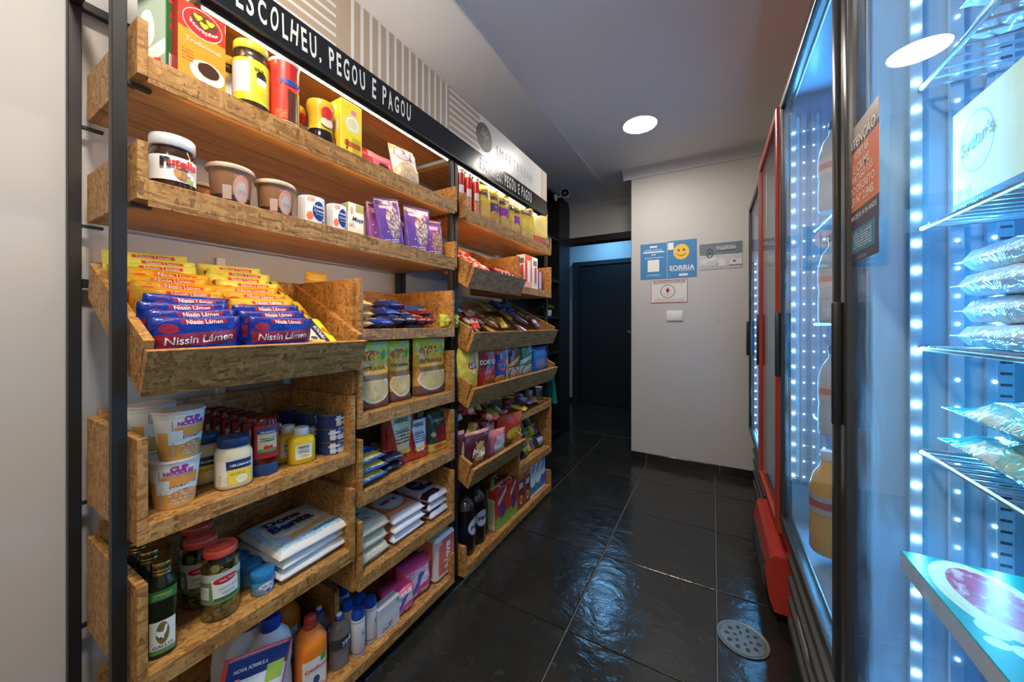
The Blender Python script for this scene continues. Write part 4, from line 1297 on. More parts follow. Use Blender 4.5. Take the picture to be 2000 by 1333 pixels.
dup(t, (x - .112, y - .006, ZL2 + .0993), R_(22), 'instant noodle cup on top of the stack at the back')
mat('mayo', (.78, .68, .47), .22)
mat('navy_lid', (.015, .05, .16), .4)
PR('mayo_label', (.66, .62, .52), [('rect', .66, .80, .36, .20, (.012, .03, .12), dict(rot=.05)), ('rect', .66, .30, .34, .32, (.74, .52, .05)), ('ell', .72, .20, .16, .16, (.70, .70, .62)), ('ell', .72, .20, .13, .11, (.72, .64, .42)), ('vstr', .13, .24, .06, .2, (.2, .2, .2), dict(n=5, duty=.4)), ('lines', .30, .2, .08, .14, (.3, .3, .3), dict(n=3, fx=30)), ('lines', .6, .45, .2, .06, (.2, .12, .02), dict(n=1, fx=24))], .4)
def mayo(pl, pr, xf, pyt, label):
    x, y, r, h = LPF(pl, pr, xf, pyt, ZL2)
    return lathe('mayonnaise_jar', label, 'jar', x, y, ZL2, r, h, [
        ('jar_body', [(0, 0), (.86, 0), (.97, .03), (1, .08), (1, .62), (.97, .70), (.84, .78), (.80, .80), (.80, .84)], 'mayo'),
        ('lid', [(.84, .82), (.87, .83), (.87, .975), (.83, 1), (0, 1)], 'navy_lid')], rz=R_(-14), pw=2.6,
        labels=[(.10, .58, -62, 46, (1.0,), 'mayo_label')], texts=[("HELLMANN'S", 14, .485, r * 1.1, dict(c='white', bold=.03, e=.002))])
mj = mayo(418, 493, -.948, 846, 'mayonnaise jar with navy lid standing at the front lip')
q = mj.location
dup(mj, (q.x - .085, q.y - .028, ZL2), R_(-14), 'mayonnaise jar with navy lid behind the front one')
mat('ketchup', (.085, .008, .006), .12)
PR('ketchup_label', (.30, .02, .02), [('ell', .5, .82, .42, .12, (.03, .05, .16)), ('rect', .5, .50, .36, .24, (.55, .48, .30)), ('rect', .5, .24, .34, .05, (.10, .25, .04)), ('ell', .46, .33, .10, .06, (.5, .02, .02)), ('ell', .62, .33, .08, .05, (.5, .02, .02)), ('lines', .5, .58, .26, .07, (.08, .12, .04), dict(n=1, fx=16))], .35)
x, y, r, h = LPF(490, 546, -.955, 808, ZL2)
kb = lathe('ketchup_bottle', 'upside down ketchup bottle on its navy cap, first of its row at the lip', 'bottle', x, y, ZL2, r, h, [
    ('cap', [(0, 0), (.88, 0), (.92, .02), (.92, .16), (.86, .19)], 'navy_lid'),
    ('bottle_body', [(.84, .18), (.96, .24), (1, .34), (.98, .55), (1, .72), (.97, .88), (.86, .97), (.6, 1), (0, 1)], 'ketchup')], sx=.72, rz=R_(-14),
    labels=[(.30, .86, -58, 58, (1.0,), 'ketchup_label')], texts=[("HELLMANN'S", 2, .745, r * 1.05, dict(c='white', bold=.03)), ('KETCHUP', 2, .60, r * .7, dict(c='green', bold=.03))])
for i in range(1, 6):
    dup(kb, (x - .045 * i, y - .004 * i, ZL2), R_(-14), 'upside down ketchup bottle, %s from the lip in its row' % ('second', 'third', 'fourth', 'fifth', 'sixth')[i - 1], 'ketchup bottles in the row')
mat('mustard', (.84, .56, .012), .28)
PR('mustard_label', (.62, .62, .48), [('ring', .5, .5, .7, .7, (.1, .14, .12), dict([('in', .97)])), ('rect', .5, .5, .44, .46, (.60, .63, .55)), ('lines', .5, .52, .34, .12, (.08, .1, .08), dict(n=2, fx=14)), ('food', .55, .2, .3, .1, (.62, .3, .04), dict(mix=(.7, .55, .1), s=12))], .4)
x, y, r, h = LPF(561, 615, -.952, 829, ZL2)
mb = lathe('mustard_bottle', 'yellow mustard bottle with white cap, first of three at the lip', 'bottle', x, y, ZL2, r, h, [
    ('bottle_body', [(0, 0), (.9, 0), (1, .03), (1, .60), (.9, .72), (.55, .78), (.5, .80)], 'mustard', dict(pw=3.2, sx=.75)),
    ('cap', [(.56, .79), (.58, .80), (.56, .965), (.50, 1), (0, 1)], 'white_lid', dict(pw=2, sx=1))], rz=R_(-16), sx=.75, pw=3.2,
    labels=[(.14, .55, -33, 33, (1.0,), 'mustard_label')], texts=[('HEINZ', 0, .485, r * .72, dict(c='black', bold=.03, e=.002)), ('YELLOW', 0, .40, r * .5, dict(c='black', e=.002)), ('MUSTARD', 0, .34, r * .6, dict(c='black', e=.002))])
dup(mb, (x - .048, y - .012, ZL2), R_(-16), 'yellow mustard bottle between the other two in its row')
dup(mb, (x - .096, y - .022, ZL2), R_(-16), 'yellow mustard bottle at the back of its row')
PR('tuna_print', (.012, .025, .10), [('rect', .62, .5, .1, .5, (.42, .48, .56), dict(wob=.3, ws=5)), ('vstr', .64, .5, .06, .4, (.2, .25, .35), dict(n=10, duty=.35)), ('rect', .46, .5, .03, .4, (.45, .48, .5), dict(wob=.8, ws=16)), ('ell', .55, .7, .05, .25, (.03, .12, .34)), ('lines', .53, .25, .05, .1, (.6, .6, .6), dict(n=1, fx=60))], .3)
mat('can_top', (.34, .27, .15), .3, metal=.8)
x, y, r, h = LPF(618, 676, -.95, 838, ZL2)
n_ = 0
for col_i, (dx, dy) in enumerate(((0, 0), (-.082, -.012), (-.164, -.022))):
    for k in range(3):
        lab = '%s tuna can in the %s stack by the end board' % (('lowest', 'middle', 'topmost')[k], ('front', 'second', 'rear')[col_i])
        if n_ == 0:
            tc = lathe('tuna_can', lab, 'can', x, y, ZL2, r, .038, [('can_body', [(0, 0), (.95, 0), (1, .04), (1, .93)], 'tuna_print'), ('lid', [(1, .92), (1.015, .94), (1.015, 1), (.94, 1), (.92, .95), (.5, .93), (0, .93)], 'can_top')], rz=R_(-14),
                       texts=[('GOMES', -8, .62, r * .8, dict(c='white', bold=.03)), ('da COSTA', -8, .34, r * .6, dict(c='white', bold=.02))])
        else:
            dup(tc, (x + dx, y + dy, ZL2 + .0386 * k), R_(-14 + 25 * ((k * 7 + col_i * 3) % 3 - 1)), lab)
        n_ += 1
# --- oil, olives, flour tray
ZL3 = .441
mat('oil_glass', (.012, .016, .006), .06)
mat('gold_cap', (.45, .30, .10), .25, metal=.9)
PR('oil_label', (.62, .61, .55), [('ell', .5, .62, .25, .34, (.16, .12, .03)), ('rect', .5, .0, .5, .14, (.08, .22, .06)), ('rect', .5, .14, .5, .01, (.5, .5, .5))], .35)
PR('oil_neck_label', (.02, .13, .035), [('lines', .5, .6, .3, .15, (.35, .32, .08), dict(n=1, fx=20)), ('lines', .5, .3, .3, .1, (.25, .3, .1), dict(n=1, fx=40))], .35)
x, y, r, h = LPF(286, 346, -.948, 1086, ZL3)
oil = lathe('olive_oil_bottle', 'dark olive oil bottle with gold cap and white bird label at the lip', 'bottle', x, y, ZL3, r, h, [
    ('bottle_body', [(0, 0), (.92, 0), (1, .02), (1, .74), (.94, .80), (.66, .85), (.60, .87)], 'oil_glass', dict(pw=2.8)),
    ('cap', [(.64, .86), (.66, .862), (.66, .885), (.63, .89), (.66, .895), (.66, .92), (.63, .925), (.66, .93), (.66, .99), (.62, 1), (0, 1)], 'gold_cap')], rz=R_(-14), pw=2.8,
    labels=[(.05, .40, -48, 48, (1.0,), 'oil_label'), (.62, .73, -60, 60, (1.0,), 'oil_neck_label')],
    texts=[('GALLO', 0, .135, r * 1.15, dict(c='black', bold=.015, e=.002)), ('CLÁSSICO', 0, .695, r * .8, dict(c='gold', e=.002))])
def oilsf(a, b, e):
    q = a / r
    k = (abs(math.cos(q)) ** 2.8 + abs(math.sin(q)) ** 2.8) ** (-1 / 2.8)
    return ((r * k + .0012 + e) * math.cos(q), (r * k + .0012 + e) * math.sin(q), b)
bird = [(-.30, -.1), (-.42, .02), (-.36, .2), (-.18, .10), (.02, .06), (.10, .22), (.14, .36), (.24, .42), (.30, .34), (.26, .2), (.22, .02), (.10, -.14), (.06, -.32), (.0, -.32), (-.02, -.18), (-.2, -.22)]
shape(oil, oilsf, [(a * r * 1.0, h * .27 + b * h * .20) for a, b in bird], 'white', name='bird_emblem')
for i, lab in ((1, 'dark olive oil bottle with gold cap between the other two'), (2, 'dark olive oil bottle with gold cap at the back board')):
    dup(oil, (x - .068 * i, y + .000 * i, ZL3), R_(-14), lab)
def olive_mat():
    m, nt, bs = new_mat('olives')
    co = coord(nt, 'Object', (1, 1, 1.15))
    v = nt.nodes.new('ShaderNodeTexVoronoi')
    v.inputs['Scale'].default_value = 62
    nt.links.new(co, v.inputs['Vector'])
    sp = nt.nodes.new('ShaderNodeSeparateColor')
    nt.links.new(v.outputs['Color'], sp.inputs[0])
    c = ramp(nt, sp.outputs[0], [(0, (.05, .055, .012)), (.5, (.12, .11, .02)), (1, (.24, .20, .05))])
    c = mixc(nt, mth(nt, 'GREATER_THAN', v.outputs['Distance'], .62), c, (.02, .02, .006))
    c = mixc(nt, mth(nt, 'LESS_THAN', v.outputs['Distance'], .16), c, (.03, .03, .01))
    nt.links.new(c, bs.inputs['Base Color'])
    bs.inputs['Roughness'].default_value = .08
    bs.inputs['Coat Weight'].default_value = .6
    bump(nt, bs, v.outputs['Distance'], -.6, .004)
olive_mat()
mat('coral_lid', (.80, .10, .065), .35)
PR('olive_label', (.12, .20, .09), [('rect', .5, .88, .5, .14, (.40, .44, .40)), ('rect', .60, .48, .27, .33, (.62, .64, .60), dict(rot=.06)), ('ell', .60, .74, .26, .12, (.42, .02, .03), dict(rot=.1)), ('rect', .13, .38, .13, .20, (.55, .56, .52)), ('rect', .62, .13, .26, .05, (.04, .12, .04)), ('lines', .13, .38, .11, .16, (.3, .3, .28), dict(n=4, fx=40))], .35)
x, y, r, h = LPF(391, 469, -.948, 1053, ZL3)
oj = lathe('olive_jar', 'jar of green olives with coral lid, closest to the lip', 'jar', x, y, ZL3, r, h, [
    ('olive_filling', [(0, 0.012), (.88, .012), (.955, .04), (.955, .74), (.88, .82), (.5, .83), (0, .83)], 'olives'),
    ('jar_glass', [(0, 0), (.92, 0), (1, .03), (1, .75), (.94, .83), (.84, .87), (.84, .92)], 'jar_glass'),
    ('lid', [(.87, .90), (.89, .91), (.89, .985), (.84, 1), (.6, .99), (.55, 1.0), (0, 1.0)], 'coral_lid')], rz=R_(-14),
    labels=[(.27, .70, -80, 68, (1.0,), 'olive_label')], texts=[('Vale Fértil', 14, .60, r * .85, dict(c='white', shear=.2, e=.002, rot=.08)), ('AZEITONA', 14, .48, r * .95, dict(c='green', e=.002, rot=.06)), ('VERDE', 14, .405, r * .65, dict(c='green', e=.002, rot=.06))])
dup(oj, (x - .080, y - .008, ZL3), R_(-30), 'jar of green olives with coral lid between the other two')
dup(oj, (x - .158, y + .012, ZL3), R_(-5), 'jar of green olives with coral lid at the back board')
mat('azure_lid', (.025, .20, .48), .35)
PR('baking_label', (.05, .22, .45), [('ell', .52, .45, .12, .36, (.60, .62, .64)), ('lines', .53, .58, .08, .1, (.05, .08, .2), dict(n=1.5, fx=40, duty=.6)), ('ell', .54, .25, .04, .12, (.03, .1, .3)), ('food', .4, .2, .1, .3, (.3, .45, .6), dict(mix=(.05, .2, .4), s=25))], .35)
x, y, r, h = LPF(488, 537, -.948, 1103, ZL3)
bp = lathe('baking_powder_jar', 'small blue baking powder jar closest to the lip', 'jar', x, y, ZL3, r, h, [
    ('jar_body', [(0, 0), (.9, 0), (.96, .03), (.96, .60), (.92, .66)], 'baking_label'),
    ('lid', [(.98, .64), (1, .66), (1, .97), (.96, 1), (0, 1)], 'azure_lid')], rz=R_(-12))
dup(bp, (x - .058, y - .002, ZL3), R_(10), 'small blue baking powder jar between the other two')
dup(bp, (x - .116, y - .004, ZL3), R_(20), 'small blue baking powder jar at the back board')
PR('flour_bag', (.62, .63, .62), [('rect', .5, .5, .46, .47, (.20, .40, .56), dict(mix=(.50, .62, .68), c3=(.12, .36, .54), s=22)), ('ell', .48, .60, .36, .34, (.68, .62, .53)), ('rect', .60, .30, .33, .05, (.60, .34, .12), dict(rot=.12)), ('rect', .74, .17, .22, .025, (.06, .22, .45), dict(rot=.05)), ('rect', .5, .02, .5, .05, (.62, .60, .56))], .4, bmp=.35, bs_=30)
fx0 = -.945
# footprint of the top bag from its corners
yl, yr_ = YX(560, -.945), YX(686, -.945)
fw_ = yr_ - yl + .02
fb = None
fh = .222
for k in range(3):
    zz = ZL3 + .001 + .0255 * k
    lab = ('lowest', 'middle', 'topmost')[k] + ' white and blue flour bag in the stack'
    dx, dy = ((.0, 0), (-.004, .006), (.004, -.003), (-.004, .002))[k]
    loc = (fx0 + dx, (yl + yr_) / 2 - .006 + dy, zz + .0145)
    if fb is None:
        fb = pouch('flour_bag', lab, 'bag', *loc, fw_, fh, .029, 'flour_bag', 'brick', rot=lay(R_(2)), wr=.10, nu=16, nv=20,
                   texts=[('Dona', .44, .74, .46, dict(c='navy', bold=.045, sub=2)), ('Benta', .47, .565, .56, dict(c='navy', bold=.045, sub=2)), ('FARINHA DE TRIGO', .50, .46, .42, dict(c='grey', sub=1)), ('TRADICIONAL', .50, .40, .38, dict(c='grey', sub=1))])
    else:
        dup(fb, loc, 0, lab, rot=lay(R_((2, 4, 0, 2)[k])))
# --- bottom tray: cleaning goods
ZL4 = .078
mat('bleach_white', (.76, .74, .73), .35, var=.04)
mat('blue_cap', (.012, .06, .36), .35)
PR('bleach_label', (.60, .60, .62), [('rect', .5, .06, .5, .1, (.03, .05, .22)), ('lines', .5, .7, .2, .1, (.4, .4, .5), dict(n=2, fx=20))], .4)
def bleach(x, y, label, h=.265, rz=0):
    return lathe('bleach_bottle', label, 'bottle', x, y, ZL4, .048, h, [
        ('bottle_body', [(0, 0), (.92, 0), (1, .03), (1, .30), (.93, .42), (1, .52), (1, .66), (.86, .78), (.5, .86), (.42, .88)], 'bleach_white', dict(sx=.8)),
        ('cap', [(.46, .87), (.48, .875), (.46, .985), (.42, 1), (0, 1)], 'blue_cap')], rz=rz, sx=.8, labels=[(.05, .27, -70, 70, (1.0,), 'bleach_label')])
bleach(-1.02, YX(545, -1.02) - .02, 'white bleach bottle with blue cap behind the red bordered refill packs', .25, R_(-15))
bleach(-1.075, .478, 'white bleach bottle with blue cap between two others', .25, R_(-15))
bleach(-1.19, .49, 'white bleach bottle with blue cap near the back board', .25, R_(-15))
PR('refill_pack', (.66, .67, .68), [('rect', .5, .5, .5, .5, (.58, .06, .035)), ('rect', .52, .5, .455, .46, (.66, .67, .68)), ('rect', .52, .86, .455, .10, (.03, .05, .17)), ('rect', .80, .72, .14, .09, (.35, .48, .08)), ('food', .35, .5, .2, .2, (.03, .2, .4), dict(mix=(.66, .67, .68), c3=(.05, .3, .25), s=5)), ('rect', .5, .2, .46, .05, (.03, .08, .3), dict(rot=.3))], .25, bmp=.2)
for i, (x, py0, lab, yy, tilt) in enumerate(((-.952, 1262, 'red bordered refill pack leaning at the lip closer to the orange bottles', .398, -8), (-.934, 1300, 'red bordered refill pack leaning at the lip closer to the wall end', .306, -8))):
    pouch('refill_pack', lab, 'pack', x, yy, ZL4 + (.024, .016)[i], (.15, .10)[i], (.208, .205)[i], .026, 'refill_pack', 'stand', rot=(R_((-17, -14)[i]), R_(tilt), R_(-4)), wr=.08,
          texts=[('NOVA FÓRMULA', .40, .86, .50, dict(c='white', bold=.03, shear=.15)), ('LAVA ROUPAS', .80, .88, .22, dict(c='white', bold=.02))][:1])
mat('orange_bottle', (.85, .23, .02), .35, var=.05)
mat('red_cap', (.42, .04, .03), .35)
PR('lyso_label', (.62, .60, .56), [('food', .5, .06, .5, .18, (.6, .12, .03), dict(mix=(.62, .55, .5), s=6)), ('ell', .55, .34, .14, .14, (.04, .06, .16), dict(wob=.4)), ('rect', .85, .92, .12, .1, (.05, .3, .05))], .35)
x, y, r, h = LPF(574, 637, -.955, 1183, ZL4)
ly_ = lathe('disinfectant_bottle', 'orange disinfectant bottle with red cap and white label at the lip', 'bottle', x, y, ZL4, r, h, [
    ('bottle_body', [(0, 0), (.94, 0), (1, .02), (1, .60), (.96, .68), (.66, .78), (.45, .83)], 'orange_bottle', dict(pw=3, seg=16)),
    ('cap', [(.43, .80), (.45, .81), (.44, .88), (.40, .89), (.42, .90), (.40, .97), (.2, 1), (0, 1)], 'red_cap', dict(pw=2))], rz=R_(-14), pw=3,
    labels=[(.04, .50, -42, 42, (1.0,), 'lyso_label')], texts=[('Lysoform', 2, .37, r * 1.25, dict(c='red', shear=.3, bold=.02, e=.002))])
dup(ly_, (x - .158, y + .012, ZL4), R_(10), 'orange disinfectant bottle with red cap behind the labelled one')
mat('grey_liquid', (.20, .20, .21), .1)
x, y, r, h = LPF(640, 684, -.952, 1184, ZL4)
yb = lathe('detergent_bottle', 'clear detergent bottle with blue and white push cap at the lip', 'bottle', x, y, ZL4, r, h, [
    ('liquid', [(0, .01), (.88, .01), (.93, .04), (.93, .55), (.8, .57), (0, .57)], 'clear_plastic'),
    ('bottle_body', [(0, 0), (.92, 0), (1, .03), (.97, .12), (.92, .25), (.97, .45), (1, .62), (.9, .74), (.55, .83), (.34, .87), (.34, .89)], 'clear_plastic', dict(sx=.85)),
    ('cap', [(.38, .88), (.42, .885), (.42, .93), (.30, .945), (.28, .96)], 'blue_cap'), ('nozzle', [(.27, .955), (.27, .99), (.22, 1), (0, 1)], 'white_lid')], rz=R_(-12), sx=.85,
    labels=[(.40, .60, -70, 70, (.985,), mat('ype_label', (.035, .04, .045), .3))], texts=[('ypê', 22, .505, r * .95, dict(c='silver', bold=.03, e=.002, rot=.1))])
dup(yb, (x - .075, y - .016, ZL4), R_(-12), 'clear detergent bottle with blue and white push cap behind its twin')
mat('aero_white', (.50, .51, .54), .3)
PR('aero_print', (.50, .51, .54), [('rect', .5, .12, .5, .012, (.03, .04, .14)), ('ell', .56, .62, .03, .035, (.03, .05, .16), dict(wob=.6)), ('lines', .55, .72, .05, .05, (.15, .16, .2), dict(n=1, fx=60)), ('lines', .55, .2, .06, .05, (.3, .3, .35), dict(n=2, fx=50)), ('rect', .62, .45, .02, .2, (.40, .42, .48))], .3)
x, y, r, h = LPF(685, 713, -.942, 1180, ZL4)
ae = lathe('deodorant_can', 'slim white deodorant spray can with blue cap right at the lip', 'can', x, y, ZL4, r, h, [
    ('can_body', [(0, 0), (.95, 0), (1, .01), (1, .74), (.95, .765)], 'aero_print'), ('collar', [(.97, .755), (1, .765), (1, .80), (.92, .815)], 'aero_white'),
    ('cap', [(.90, .80), (.93, .83), (.92, .92), (.80, .985), (.4, 1), (0, 1)], 'blue_cap')], rz=R_(-10))
for pl, pr, pt, lab in ((711, 735, 1161, 'slim white deodorant spray can next to the small soap carton'), (668, 688, 1167, 'slim white deodorant spray can just behind the clear detergent bottle'), (693, 712, 1157, 'slim white deodorant spray can in the second line between two others'), (662, 677, 1139, 'slim white deodorant spray can standing at the short divider')):
    # same height of can: find the depth at which its cap meets the photographed height
    best = None
    for k in range(60):
        xx = -.945 - .004 * k
        yy, rr = CY(pl, pr, xx)
        zz = ZX((pl + pr) / 2, pt, xx - .012)
        e_ = abs(zz - (ZL4 + h))
        if best is None or e_ < best[0]:
            best = (e_, xx, yy)
    dup(ae, (best[1], best[2], ZL4), R_(-10), lab)
PR('soap_front', (.46, .47, .49), [('ell', .55, .24, .12, .05, (.2, .2, .22), dict(wob=.5)), ('lines', .5, .14, .2, .04, (.25, .25, .28), dict(n=1, fx=16)), ('rect', .9, .86, .06, .07, (.1, .28, .22)), ('rect', .5, .55, .5, .15, (.52, .53, .55), dict(wob=.4, ws=3))], .3)
mat('soap_side', (.58, .58, .58), .4)
yc, w, hh = BPF(740, 781, -.942, 781, 1160, ZL4)
carton('soap_carton', 'small grey white soap carton between the spray cans and pink packs', 'box', -.96, yc, ZL4, .035, w, hh, 'soap_front', 'soap_side', texts=[('Dove', .36, .17, .4, dict(c='dgrey', shear=.2))])
PR('pad_pack', (.62, .06, .19), [('rect', .5, .55, .36, .2, (.66, .5, .58), dict(rot=.2)), ('rect', .5, .5, .08, .35, (.10, .10, .4), dict(rot=-.5)), ('lines', .5, .84, .4, .08, (.75, .6, .66), dict(n=1, fx=14)), ('rect', .3, .12, .14, .1, (.5, .3, .35)), ('rect', .72, .14, .12, .09, (.5, .3, .35))], .25, bmp=.4)
for pl, pr, xf, hh, dp, lab, dx, tz in ((763, 812, -.945, .092, .085, 'pink sanitary pad pack leaning on the soap carton', 0, 0), (795, 844, -.955, .122, .09, 'pink sanitary pad pack beside the tissue roll pack', 0, .15)):
    y0, y1 = YX(pl, xf), YX(pr, xf)
    pouch('pad_pack', lab, 'pack', xf - dp / 2, (y0 + y1) / 2, ZL4, y1 - y0, hh, dp, 'pad_pack', 'brick', rz=R_(-8 if tz else -4), wr=.05, texts=[('Intimus', .5, .82, .6, dict(c='white', bold=.03, rot=.1)), ('intimus', .5, .5, .4, dict(c='navy', bold=.02))][:1])
y0 = YX(778, -1.09)
pouch('pad_pack', 'pink sanitary pad pack lying at the back board', 'pack', -1.10, y0, ZL4, .09, .085, .06, 'pad_pack', 'brick', rz=R_(15), wr=.05)
PR('tissue_front', (.60, .12, .085), [('rect', .06, .5, .09, .6, (.58, .50, .48), dict(wob=.8, ws=9)), ('rect', .6, .04, .5, .09, (.60, .58, .60)), ('rect', .0, .9, .3, .08, (.6, .5, .48), dict(wob=.6, ws=8)), ('ell', .7, .3, .1, .04, (.7, .5, .4))], .3, bmp=.2)
PR('tissue_side', (.62, .15, .10), [('rect', .95, .5, .1, .6, (.58, .50, .48), dict(wob=.8, ws=9)), ('rect', .5, .05, .5, .08, (.60, .58, .60)), ('hstr', .35, .80, .2, .1, (.66, .3, .2), dict(n=4, duty=.4))], .3, bmp=.2)
PR('tissue_top', (.60, .50, .46), [('ell', .5, .5, .46, .46, (.60, .13, .09)), ('ell', .5, .5, .42, .42, (.60, .54, .50))], .3)
yc, w, hh = BPF(852, 878, -.942, 876, 1040, ZL4)
carton('tissue_pack', 'red and white toilet tissue pack at the end board', 'pack', -1.0, yc + .02, ZL4, .115, w + .045, hh, 'tissue_front', 'tissue_side', top='tissue_top', bev=.012, part='pack_film', texts=[
    ('Neve', .55, .5, .85, dict(c='white', shear=.2, bold=.04, rot=PI / 2)), ('Neve', .42, .62, .72, dict(c='white', shear=.2, bold=.04, face='side', rot=-.25))])
# ---------------- right hand column of the first rack
ZR1, ZR2, ZR3, ZR4 = 1.086, .828, .592, .338
PR('wafer', (.52, .34, .12), [('rect', .5, .5, .4, .25, (.60, .45, .20), dict(wob=.5)), ('lines', .5, .5, .3, .12, (.3, .15, .04), dict(n=1, fx=14))], .25, bmp=.4)
for k in range(3):
    pouch('wafer_pack', ('lowest', 'middle', 'topmost')[k] + ' tan wafer pack in the small pile', 'packet', -.952, .752, ZR1 + .016 + .031 * k, .062, .15, .032, 'wafer', rot=lay(R_((2, -3, 3)[k])), wr=.1)
PR('cookie_blue', (.012, .045, .30), [('rect', .5, .5, .3, .3, (.30, .36, .5), dict(wob=1.2, ws=8)), ('rect', .5, .8, .4, .08, (.02, .02, .1)), ('food', .5, .25, .3, .16, (.04, .03, .03), dict(mix=(.02, .08, .4), s=12))], .22, bmp=.5)
PR('cookie_navy', (.010, .016, .06), [('rect', .5, .5, .3, .3, (.03, .06, .25), dict(wob=1.2, ws=8)), ('food', .5, .3, .3, .2, (.10, .08, .08), dict(mix=(.02, .03, .1), s=12))], .22, bmp=.5)
PR('cookie_red', (.10, .012, .02), [('rect', .5, .5, .35, .25, (.28, .08, .06), dict(wob=1.0, ws=9)), ('food', .5, .3, .3, .2, (.16, .05, .03), dict(mix=(.3, .18, .1), s=14))], .22, bmp=.5)
ck = None
for i, (px, xx, zz, m, lab) in enumerate(((757, -.96, .012, 'cookie_blue', 'blue cookie packet lying next to the wafer pile'), (765, -1.0, .046, 'cookie_blue', 'blue cookie packet lying across the other packets'), (772, -1.03, .078, 'cookie_blue', 'topmost blue cookie packet of the heap'),
        (778, -.955, .020, 'cookie_navy', 'dark navy cookie packet at the lip'), (790, -.99, .044, 'cookie_navy', 'dark navy cookie packet lying on another packet'), (803, -.955, .022, 'cookie_navy', 'dark navy cookie packet beside the red ones'),
        (825, -.955, .020, 'cookie_red', 'dark red cookie packet at the lip'), (841, -.955, .020, 'cookie_red', 'dark red cookie packet beside the round green pack'), (832, -.97, .048, 'cookie_red', 'dark red cookie packet lying on two others'))):
    pouch('cookie_packet', lab, 'packet', xx + .01, YX(px, xx), ZR1 + .008 + zz, .058, .14, .036, m, rot=lay(R_(random.uniform(-12, 12)), R_(random.uniform(-4, 6))), wr=.18)
PR('sprinkle_box', (.02, .10, .34), [('food', .55, .5, .2, .4, (.5, .35, .1), dict(mix=(.05, .2, .5), c3=(.5, .08, .15), s=18)), ('rect', .95, .5, .08, .5, (.42, .02, .04)), ('lines', .3, .5, .2, .2, (.6, .6, .65), dict(n=1, fx=14))], .35)
y0, y1 = YX(792, -1.07), YX(862, -1.07)
carton('cookie_box', 'flat blue and red cookie box standing behind the cookie packets', 'box', -1.10, (y0 + y1) / 2, ZR1, .05, y1 - y0, .092, 'sprinkle_box', 'cookie_red')
PR('lime_pack', (.42, .46, .04), [('food', .5, .5, .4, .4, (.45, .36, .03), dict(mix=(.2, .34, .05), s=7))], .25, bmp=.5)
for px, lab in ((870, 'lime green round snack pack closer to the cookies'), (884, 'lime green round snack pack at the end board')):
    pouch('snack_pack', lab, 'packet', -.958, YX(px, -.958), ZR1 + .0, .055, .056, .05, 'lime_pack', wr=.2, rz=R_(-20))
# a yellow packet standing on the back board's top
pouch('snack_pack', 'small yellow crimped packet standing behind the tall centre panel', 'packet', -1.17, YX(600, -1.17) + .03, 1.236, .075, .04, .02, mat('snack_yellow', (.68, .40, .03), .3, var=.2), wr=.2)
# cassava flour pouches
PR('cassava', (.46, .22, .035), [('rect', .5, .86, .5, .18, (.78, .62, .04)), ('ell', .46, .78, .34, .085, (.60, .10, .02)), ('rect', .78, .76, .14, .06, (.1, .32, .06), dict(rot=.6)), ('rect', .5, .62, .5, .10, (.62, .36, .03)), ('rect', .5, .02, .5, .16, (.12, .055, .045)), ('food', .5, .27, .42, .20, (.52, .40, .16), dict(mix=(.42, .30, .10), s=14)), ('ring', .5, .29, .44, .20, (.60, .58, .54), dict([('in', .93)])), ('rect', .5, .46, .4, .04, (.16, .09, .03), dict(wob=.6, ws=10)), ('rect', .74, .95, .2, .03, (.55, .56, .5))], .22, bmp=.35)
for pl, pr, pt, xf, lab in ((703, 764, 668, -.95, 'yellow and brown cassava flour pouch at the tall centre panel'), (766, 806, 666, -.962, 'yellow and brown cassava flour pouch second from the tall centre panel'), (797, 829, 664, -1.04, 'yellow and brown cassava flour pouch set back between two others'), (820, 873, 661, -.952, 'yellow and brown cassava flour pouch at the end board')):
    yc, w, hh = BPF(pl, pr, xf, (pl + pr) / 2, pt, ZR2)
    pouch('cassava_pouch', lab, 'pouch', xf - .025, yc, ZR2, w * 1.06, min(hh, .236), .052, 'cassava', 'stand', rz=R_(-5), wr=.10, texts=[('Yoki', .46, .78, .5, dict(c='yellow', bold=.05, shear=.1)), ('EXTRAFINA', .48, .60, .72, dict(c='brown', bold=.02))])
# tomato sauce pouches, olive pouch, pasta
PR('sauce_red', (.36, .03, .015), [('trap', .5, .52, .40, .46, (.62, .52, .30), dict(k=.3)), ('food', .5, .10, .5, .12, (.5, .06, .02), dict(mix=(.25, .03, .01), s=10)), ('rect', .5, .26, .26, .04, (.66, .40, .05)), ('lines', .5, .55, .26, .14, (.08, .06, .03), dict(n=2.2, fx=34, duty=.5))], .22, bmp=.3)
PR('sauce_blue', (.26, .02, .02), [('trap', .5, .52, .40, .46, (.50, .54, .56), dict(k=.3)), ('food', .5, .10, .5, .10, (.45, .05, .02), dict(mix=(.25, .03, .01), s=10)), ('rect', .5, .28, .26, .03, (.62, .40, .05)), ('lines', .5, .55, .26, .14, (.05, .06, .1), dict(n=2.2, fx=34, duty=.5))], .22, bmp=.3)
PR('olive_pouch', (.015, .05, .035), [('food', .55, .42, .3, .26, (.20, .015, .02), dict(mix=(.1, .01, .012), s=4)), ('rect', .5, .08, .5, .14, (.42, .30, .05)), ('ell', .45, .13, .3, .05, (.4, .1, .02)), ('ell', .2, .45, .1, .06, (.35, .3, .12))], .2, bmp=.3)
